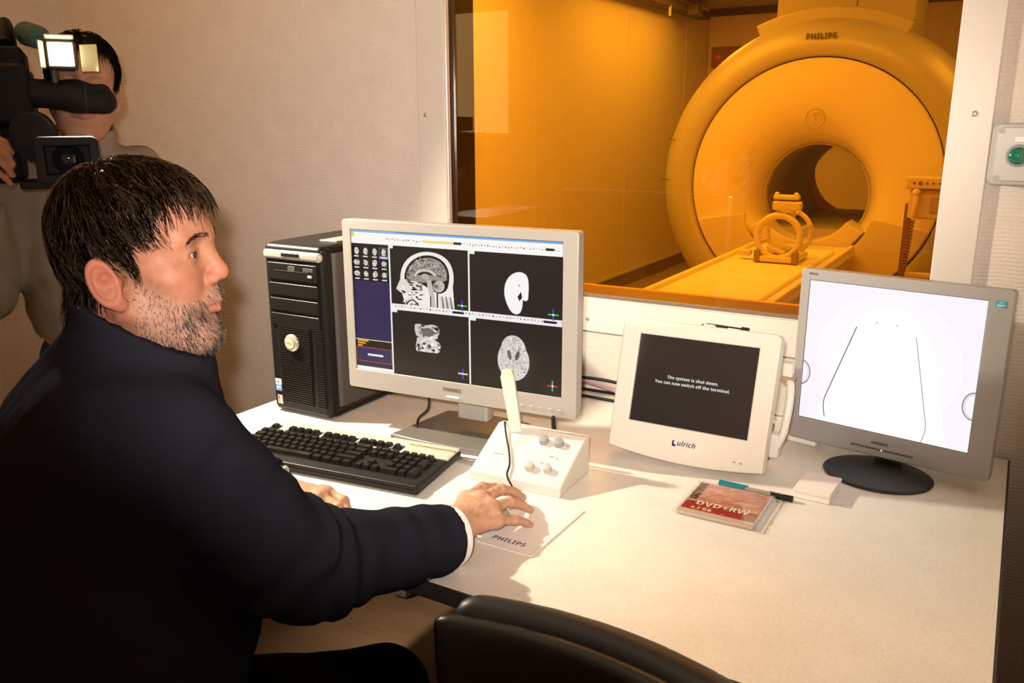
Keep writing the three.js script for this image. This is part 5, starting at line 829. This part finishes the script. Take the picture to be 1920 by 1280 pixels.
  const N0 = V(0.599, 1.127, 1.262), collarF = (x, y, z) => { // standing collar round the neck, higher at the back
    const p = V(x, y, z).sub(N0), f = p.x * Fv[0] + p.z * Fv[1], q = Math.hypot(p.x * 0.98, p.z), rim = p.y + 0.60 * f;
    return Math.max(Math.abs(q - 0.075 - 0.10 * Math.max(0, -rim)) - 0.0065, Math.abs(rim + 0.008) - 0.042) - 0.002;
  };
  const jacketF = (x, y, z) => {
    let [r, f] = toT(x, z);
    let d = trunk(x, y, z, 0.004);
    d += 0.0045 * Math.sin(46 * y + 16 * f + 5 * nz(x * 6, y * 6, z * 6)) * sstep(0.95, 0.75, y) * sstep(-0.2, 0.05, r) + 0.005 * fbm(x * 9, y * 9, z * 9);
    d = smin(d, sleeve(x, y, z, SR, ER, WR, 0.4), 0.035); d = smin(d, sleeve(x, y, z, SL, EL, WL, 2.1), 0.03);
    d = smin(d, collarF(x, y, z), 0.035);
    return smax(d, 0.50 - y, 0.02);
  };
  const cloth = M(rgb(0.016, 0.017, 0.024), 1.0, { bumpMap: weave, bumpScale: 0.0006, specularIntensity: 0 });
  const jk = P('jacket', home(nets(jacketF, [0.14, 0.47, 0.86], [1.0, 1.2, 1.60], 0.0085)), cloth, man, 'dark navy jacket');
  const btn = M(rgb(0.25, 0.23, 0.2), 0.15, { metalness: 0.6 });
  for (const q of [[0.864, 0.756, 1.002], [0.859, 0.758, 1.022]]) P('sleeve_button', home(sph(0.006, ...q, 12, 8)), btn, jk);
  // sleeve seam at the right shoulder
  P('trousers', home(nets((x, y, z) => smax(legs(x, y, z, 0.004) + 0.004 * fbm(x * 11, y * 11, z * 11), 0.07 - y, 0.01), [0.12, 0.05, 0.72], [1.1, 0.68, 1.7], 0.014)), M(rgb(0.006, 0.006, 0.007), 0.85, { specularIntensity: 0.15 }), man, 'dark trousers');
  for (const s of [-1, 1]) { const a = toW(0.10 * s, 0.045, 0.31), b = toW(0.11 * s, 0.04, 0.50); P('shoe', home(nets((x, y, z) => smax(smin(cap(x, y, z, a, b, 0.048, 0.042), cap(x, y, z, a, [a[0], 0.10, a[2]], 0.045, 0.05), 0.03), 0.003 - y, 0.004), ...box3([a, b, [a[0], 0.12, a[2]]], 0.06), 0.009)), MT.black, man); }
  // shirt cuff and collar edge
  const linen = M(rgb(0.80, 0.78, 0.78), 0.7);
  const ring = (W, E, r, w) => { const n = V(W[0] - E[0], W[1] - E[1], W[2] - E[2]).normalize(); return lathe([[r - 0.003, -w], [r, -w], [r, w * 0.8], [r - 0.0012, w], [r - 0.003, w * 0.9], [r - 0.003, -w]], 48).applyQuaternion(new THREE.Quaternion().setFromUnitVectors(V(0, 1, 0), n)).translate(...W); };
  P('shirt_cuff', home(ring(WR, ER, 0.047, 0.016)), linen, man, 'white shirt cuff'); P('shirt_cuff', home(ring(WL, EL, 0.042, 0.012)), linen, man, 'white shirt cuff');
  { const pts = []; for (let k = 0; k < 40; k++) { const a = k / 40 * Math.PI * 2, f = 0.0715 * Math.cos(a), r = 0.0715 * Math.sin(a); pts.push(V(N0.x + f * Fv[0] + r * Rv[0], N0.y + 0.018 - 0.60 * f, N0.z + f * Fv[1] + r * Rv[1])); } P('shirt_collar', home(tube(pts, 0.0042, 80, 8, true)), linen, man, 'pale shirt collar edge'); }
  P('wrist_band', home(new THREE.TorusGeometry(0.0265, 0.004, 8, 32).rotateY(0.45).translate(0.575, 0.770, 0.975)), M(rgb(0.5, 0.02, 0.025), 0.4), man, 'red band at the left hand');
  // eyes
  const ball3 = (sx) => new THREE.SphereGeometry(0.0118, 24, 18).translate(sx * eyeC * 1.04, 0.0200, 0.0748);
  for (const s of [-1, 1]) { const e = P('eye', home(ball3(s).applyMatrix4(HM)), M(rgb(0.40, 0.33, 0.29), 0.2), man); P('iris', home(new THREE.SphereGeometry(0.0068, 18, 12).scale(1, 1, 0.55).translate(s * eyeC * 1.04, 0.0203, 0.0843).applyMatrix4(HM)), M(rgb(0.035, 0.02, 0.012), 0.1), e); }
  const hg = combHair(hf, 9000, { len: 0.058, lift: 0.013, puff: 0.004, nape: 0.016, r: 0.00062, part: -0.5, color: (p) => { const g = rnd(), k = rr(0.5, 1.5), low = sstep(0.06, -0.03, p.y); if (g < 0.05 + 0.28 * low) return [0.46 * k, 0.36 * k, 0.28 * k]; if (g < 0.6) return [0.33 * k, 0.165 * k, 0.082 * k]; return [0.12 * k, 0.06 * k, 0.034 * k]; } });
  P('hair', home(hg.applyMatrix4(HM)), hairMat, man, 'dark brown hair with grey at the sides');
  const bs = new Strands(), bc = V(0, -0.045, 0.02);
  for (let k = 0, made = 0; k < 40000 && made < 2900; k++) {
    const dir = V(rr(-1, 1), rr(-1, 0.6), rr(-0.2, 1)); if (dir.lengthSq() < 0.05) continue; dir.normalize(); const p = surfaceFrom(hf, bc, dir); if (!p) continue; const b = inBeard(p.x, p.y, p.z); if (b < 0.25 || rnd() > b) continue;
    const n = grad(hf, p), chin = sstep(0.045, 0.075, p.z), fl = V(0.2 * Math.sign(p.x), -0.9, 0.25 + rr(-0.3, 0.3)).addScaledVector(n, rr(0.1, 0.5)); fl.addScaledVector(n, -0.8 * Math.min(0, fl.dot(n))).normalize();
    const len = lerp(0.0034, 0.0075, chin) * rr(0.6, 1.2), pts = [p, p.clone().addScaledVector(fl, len * 0.5).addScaledVector(n, 0.0012), p.clone().addScaledVector(fl, len).addScaledVector(n, 0.0014)];
    const g = rnd(), w = 0.78 + 0.17 * chin; bs.add(pts, 0.00031, 0.00016, g < w ? [0.93, 0.87, 0.78] : g < w + 0.2 ? [0.66, 0.52, 0.42] : [0.36, 0.25, 0.18]); made++;
  }
  P('beard', home(bs.geo().applyMatrix4(HM)), hairMat, man, 'short grizzled beard');
  for (const s of [-1, 1]) {
    const eb = new Strands();
    for (let k = 0; k < 100; k++) { const u = rr(0, 1), X = s * lerp(0.012, 0.052, u) * 1.04, Yb = 0.041 + 0.006 * Math.sin(u * 2.4) - 0.007 * u * u + rr(-0.0028, 0.0028); const p = surfaceFrom(hf, V(X * 0.6, Yb, 0.0), V(X * 0.4 / 0.09, 0, 1).normalize()); if (!p) continue; const n = grad(hf, p), d = V(s * 0.8, 0.35 - 0.7 * u, -0.2).normalize(); eb.add([p, p.clone().addScaledVector(d, 0.004).addScaledVector(n, 0.0014), p.clone().addScaledVector(d, 0.0085).addScaledVector(n, 0.0012)], 0.0003, 0.00012, rnd() < 0.25 ? [0.16, 0.12, 0.10] : [0.045, 0.025, 0.017]); }
    P('eyebrow', home(eb.geo().applyMatrix4(HM)), hairMat, man);
  }
}
// ---------------------------------------------------------------- the cameraman by the left wall and his camcorder
const CM = [-0.487, 0, 0.596], CMturn = 0.988;
{
  const p = thing('person', 'cameraman in a beige shirt looking into a shoulder camcorder by the wall', 'person', CM, CMturn);
  const hp = [0.005, 1.487, -0.005], f0 = headField({ nose: 0.98, wide: 1, neck: [0, -0.19, -0.04] });
  const hpaint = (x, y, z) => { const n = fbm(x * 50, y * 50, z * 50); let c = [0.42 + 0.04 * n, 0.20 + 0.03 * n, 0.12 + 0.02 * n]; if (hairy(x, y, z)) c = [0.02, 0.012, 0.008]; else if (z > 0.08 && Math.abs(x) < 0.026 && Math.abs(y + 0.0535) < 0.007) c = [0.38, 0.13, 0.10]; return c; };
  const place = (g) => g.rotateZ(-0.10).translate(...hp);
  const head = place(nets(f0, [-0.10, -0.20, -0.12], [0.10, 0.15, 0.13], 0.004, hpaint));
  const RH = { arm: [-0.255, 1.20, 0.10], wrist: [-0.235, 1.285, 0.155], fingers: [
    [[-0.205, 1.372, 0.215], [-0.180, 1.385, 0.240], [-0.160, 1.372, 0.255], [-0.150, 1.352, 0.258]],
    [[-0.205, 1.352, 0.225], [-0.178, 1.362, 0.252], [-0.158, 1.346, 0.266], [-0.150, 1.326, 0.266]],
    [[-0.206, 1.332, 0.230], [-0.178, 1.338, 0.256], [-0.160, 1.320, 0.266], [-0.153, 1.303, 0.264]],
    [[-0.208, 1.312, 0.228], [-0.184, 1.314, 0.250], [-0.168, 1.299, 0.258], [-0.160, 1.285, 0.254]]], thumb: [[-0.222, 1.320, 0.150], [-0.196, 1.362, 0.168], [-0.178, 1.392, 0.190]] };
  const hand = (h, c = 0.004) => nets(handField(h), ...box3(handPts(h), 0.036), c, (x, y, z) => { const n = fbm(x * 50, y * 50, z * 50); return [0.47 + 0.05 * n, 0.22 + 0.03 * n, 0.13]; });
  const LHc = { arm: [0.10, 1.13, 0.17], wrist: [0.03, 1.20, 0.235], fingers: [[[-0.02, 1.262, 0.28], [-0.06, 1.278, 0.29], [-0.085, 1.284, 0.29], [-0.10, 1.29, 0.285]], [[-0.02, 1.255, 0.26], [-0.06, 1.272, 0.265], [-0.085, 1.28, 0.265], [-0.10, 1.287, 0.26]], [[-0.02, 1.25, 0.24], [-0.06, 1.27, 0.24], [-0.085, 1.278, 0.24], [-0.10, 1.285, 0.24]], [[-0.02, 1.248, 0.22], [-0.055, 1.265, 0.215], [-0.078, 1.275, 0.215], [-0.09, 1.282, 0.215]]], thumb: [[0.02, 1.235, 0.27], [0.005, 1.27, 0.30], [-0.005, 1.30, 0.31]] };
  const SR = [-0.190, 1.290, -0.02], SL = [0.105, 1.285, -0.03], ER = [-0.262, 1.02, 0.06], EL = [0.15, 1.03, 0.08];
  const trunk = (x, y, z, k) => { let d = ell(x, y, z, [-0.05, 1.17, -0.02], [0.15 + k, 0.19 + k, 0.105 + k]); d = smin(d, ell(x, y, z, [-0.04, 0.96, 0.0], [0.135 + k, 0.19 + k, 0.11 + k]), 0.08); d = smin(d, cap(x, y, z, [-0.15, 1.285, -0.03], [0.075, 1.28, -0.03], 0.052 + k, 0.052 + k), 0.05); return smin(d, cap(x, y, z, [0, 1.36, -0.035], [0, 1.30, -0.03], 0.045 + k, 0.07 + k), 0.05); };
  const legs = (x, y, z, k) => { let d = ell(x, y, z, [0, 0.82, -0.01], [0.15 + k, 0.12 + k, 0.105 + k]); for (const s of [-1, 1]) { d = smin(d, cap(x, y, z, [0.085 * s, 0.80, 0], [0.10 * s, 0.44, 0.02], 0.080 + k, 0.058 + k), 0.04); d = smin(d, cap(x, y, z, [0.10 * s, 0.44, 0.02], [0.11 * s, 0.09, -0.01], 0.056 + k, 0.042 + k), 0.03); } return d; };
  const arms = (x, y, z, k) => Math.min(smin(cap(x, y, z, SR, ER, 0.050 + k, 0.042 + k), cap(x, y, z, ER, RH.wrist, 0.041 + k, 0.028 + k), 0.03), smin(cap(x, y, z, SL, EL, 0.050 + k, 0.042 + k), cap(x, y, z, EL, LHc.wrist, 0.041 + k, 0.028 + k), 0.03));
  const core = nets((x, y, z) => smin(smin(trunk(x, y, z, -0.012), legs(x, y, z, -0.01), 0.04), arms(x, y, z, -0.008), 0.03), [-0.38, 0.03, -0.18], [0.34, 1.42, 0.32], 0.02, () => [0.45, 0.22, 0.13]);
  part('body', join([head, hand(RH), hand(LHc), core]), skinMat(), p);
  part('shirt', nets((x, y, z) => { let d = smin(trunk(x, y, z, 0.008), smax(arms(x, y, z, 0.026), y - 1.36, 0.01), 0.03) + 0.004 * Math.sin(40 * y + 12 * x + 5 * nz(x * 8, y * 8, z * 8)) * 0.7 + 0.005 * fbm(x * 10, y * 10, z * 10); const cut = Math.hypot(x - RH.wrist[0], y - RH.wrist[1], z - RH.wrist[2]) - 0.075, cut2 = Math.hypot(x - LHc.wrist[0], y - LHc.wrist[1], z - LHc.wrist[2]) - 0.07; d = smax(d, -cut, 0.01); d = smax(d, -cut2, 0.01); d = smin(d, Math.max(Math.abs(Math.hypot(x, z + 0.04) - 0.066) - 0.005, Math.abs(y - 1.375 + 0.25 * z) - 0.02) - 0.001, 0.008); return smax(d, 0.885 - y, 0.01); }, [-0.38, 0.86, -0.18], [0.34, 1.43, 0.34], 0.0095), M(rgb(0.24, 0.19, 0.135), 0.9, { bumpMap: weave, bumpScale: 0.0006 }), p, 'beige shirt');
  part('trousers', nets((x, y, z) => smax(smax(legs(x, y, z, 0.008) + 0.004 * fbm(x * 10, y * 10, z * 10), y - 0.90, 0.01), 0.07 - y, 0.01), [-0.26, 0.04, -0.16], [0.26, 0.94, 0.16], 0.014), M(rgb(0.010, 0.010, 0.010), 0.8), p, 'black trousers');
  for (const s of [-1, 1]) part('shoe', nets((x, y, z) => smax(smin(cap(x, y, z, [0.11 * s, 0.045, -0.04], [0.12 * s, 0.04, 0.14], 0.044, 0.040), cap(x, y, z, [0.11 * s, 0.05, -0.02], [0.11 * s, 0.10, -0.01], 0.045, 0.047), 0.03), 0.002 - y, 0.004), [0.11 * s - 0.08, -0.01, -0.11], [0.11 * s + 0.08, 0.17, 0.21], 0.01), MT.black, p);
  for (const s of [-1, 1]) part('eye', place(new THREE.SphereGeometry(0.0115, 16, 12).translate(s * eyeC, 0.020, 0.0748)), M(rgb(0.5, 0.45, 0.4), 0.15), p);
  part('hair', place(combHair(f0, 2600, { len: 0.05, lift: 0.012, puff: 0.003, r: 0.0010, part: 0.2, color: () => { const k = rr(0.6, 1.5); return [0.016 * k, 0.009 * k, 0.006 * k]; } })), hairMat, p, 'short dark hair');
}
{
  const t = thing('camcorder', 'dark shoulder camcorder with a burning lamp held by the cameraman', 'camcorder', [CM[0], 0, CM[2]], CMturn);
  const bk = M(rgb(0.010, 0.009, 0.008), 0.62, { specularIntensity: 0.25 }), gy = M(rgb(0.022, 0.02, 0.018), 0.6, { specularIntensity: 0.25 }), rub = M(rgb(0.010, 0.009, 0.008), 0.7, { specularIntensity: 0.2 });
  part('camera_body', [rbox(0.105, 0.135, 0.34, 0.014, -0.155, 1.475, 0.03), rbox(0.085, 0.05, 0.24, 0.012, -0.150, 1.555, 0.05)], bk, t);
  part('battery', rbox(0.09, 0.13, 0.07, 0.010, -0.155, 1.475, -0.175), gy, t);
  part('shoulder_pad', rbox(0.08, 0.026, 0.20, 0.010, -0.155, 1.396, -0.02), rub, t);
  part('carry_handle', [tube([[-0.14, 1.575, -0.07], [-0.14, 1.625, -0.05], [-0.14, 1.63, 0.10], [-0.14, 1.585, 0.15]], 0.013, 24, 10)], bk, t);
  // lens with rectangular hood, pointing out of the room corner
  const ln = part('lens', [cyl(0.040, 0.046, 0.15, 0, 0, 0, 32).rotateX(Math.PI / 2).translate(-0.105, 1.395, 0.235), cyl(0.044, 0.044, 0.02, 0, 0, 0, 32).rotateX(Math.PI / 2).translate(-0.098, 1.375, 0.28)], bk, t);
  const hs = frameShape(0.118, 0.092, 0.012, 0.092, 0.066); part('lens_hood', ext(hs, 0.075, 0.003).translate(-0.040, 1.337, 0.275), bk, ln, 'rectangular black lens hood'); part('hood_back', rbox(0.11, 0.085, 0.03, 0.008, -0.048, 1.342, 0.268), bk, ln);
  part('glass', new THREE.SphereGeometry(0.05, 24, 12, 0, 6.3, 0, 0.7).rotateX(Math.PI / 2).translate(-0.040, 1.337, 0.252), M(rgb(0.01, 0.01, 0.012), 0.04, { clearcoat: 1 }), ln);
  part('hand_strap', rbox(0.016, 0.10, 0.10, 0.006, -0.215, 1.345, 0.205), rub, t); part('grip', rbox(0.075, 0.10, 0.10, 0.02, -0.165, 1.335, 0.205), bk, t);
  part('matte_rail', rbox(0.16, 0.018, 0.10, 0.005, -0.06, 1.283, 0.25), bk, t);
  // viewfinder across the face
  const vf = part('viewfinder', [nets((x, y, z) => smin(cap(x, y, z, [-0.10, 1.480, 0.155], [-0.01, 1.474, 0.150], 0.032, 0.033), cap(x, y, z, [-0.01, 1.474, 0.150], [0.042, 1.464, 0.142], 0.034, 0.033), 0.02), [-0.15, 1.43, 0.10], [0.09, 1.53, 0.20], 0.006)], bk, t, 'rounded black viewfinder'); part('viewfinder_ring', new THREE.TorusGeometry(0.033, 0.004, 10, 32).rotateY(Math.PI / 2).rotateY(0.1).translate(0.006, 1.472, 0.149), gy, vf); part('eyecup', rbox(0.06, 0.05, 0.05, 0.018, 0.035, 1.478, 0.125), rub, vf);
  // microphone with foam cover
  const mc = part('microphone', [cyl(0.010, 0.010, 0.16, 0, 0, 0, 16).rotateX(Math.PI / 2).translate(-0.09, 1.603, 0.04)], bk, t); part('windshield', nets((x, y, z) => cap(x, y, z, [-0.095, 1.612, 0.10], [-0.072, 1.600, 0.165], 0.027, 0.026) + 0.002 * fbm(x * 200, y * 200, z * 200), [-0.14, 1.56, 0.05], [-0.03, 1.66, 0.21], 0.006), M(rgb(0.05, 0.10, 0.085), 0.95), mc, 'greenish foam windshield');
  part('cable_knob', [sph(0.018, -0.185, 1.595, 0.02), cyl(0.014, 0.014, 0.03, -0.185, 1.575, 0.02, 16)], rub, t);
  // lamp with barn doors
  const lm = part('lamp_housing', [rbox(0.064, 0.064, 0.07, 0.010, -0.030, 1.562, 0.175), cyl(0.008, 0.008, 0.05, -0.05, 1.525, 0.165, 12)], M(rgb(0.04, 0.036, 0.03), 0.5), t);
  const glow = M(rgb(1, 0.9, 0.7), 0.4, { emissive: rgb(1.0, 0.86, 0.55), emissiveIntensity: 14 });
  part('lamp_face', rbox(0.050, 0.050, 0.004, 0.0015, -0.030, 1.562, 0.212), glow, lm, 'burning lamp face');
  const door = M(rgb(0.50, 0.45, 0.30), 0.35, { metalness: 0.4 }); const leaf = (w, h) => rbox(w, h, 0.003, 0.001);
  part('barn_door', leaf(0.046, 0.058).rotateY(-0.75).translate(0.026, 1.554, 0.232), door, lm); part('barn_door', leaf(0.03, 0.058).rotateY(1.25).translate(-0.068, 1.560, 0.226), door, lm); part('barn_door', leaf(0.058, 0.024).rotateX(1.3).translate(-0.030, 1.598, 0.224), door, lm);
  // its light
  const q = V(-0.030, 1.562, 0.275).applyAxisAngle(V(0, 1, 0), CMturn).add(V(...CM));
  const s = new THREE.SpotLight(rgb(1.0, 0.88, 0.66), 12, 0, 1.0, 0.5, 2); s.position.copy(q); s.target.position.set(0.95, 0.74, 0.72); s.castShadow = true; s.shadow.radius = 1.1; scene.add(s, s.target);
}
scene.traverse((o) => { if (o.isMesh) { o.castShadow = true; o.receiveShadow = true; } });
renderer.render(scene, camera);
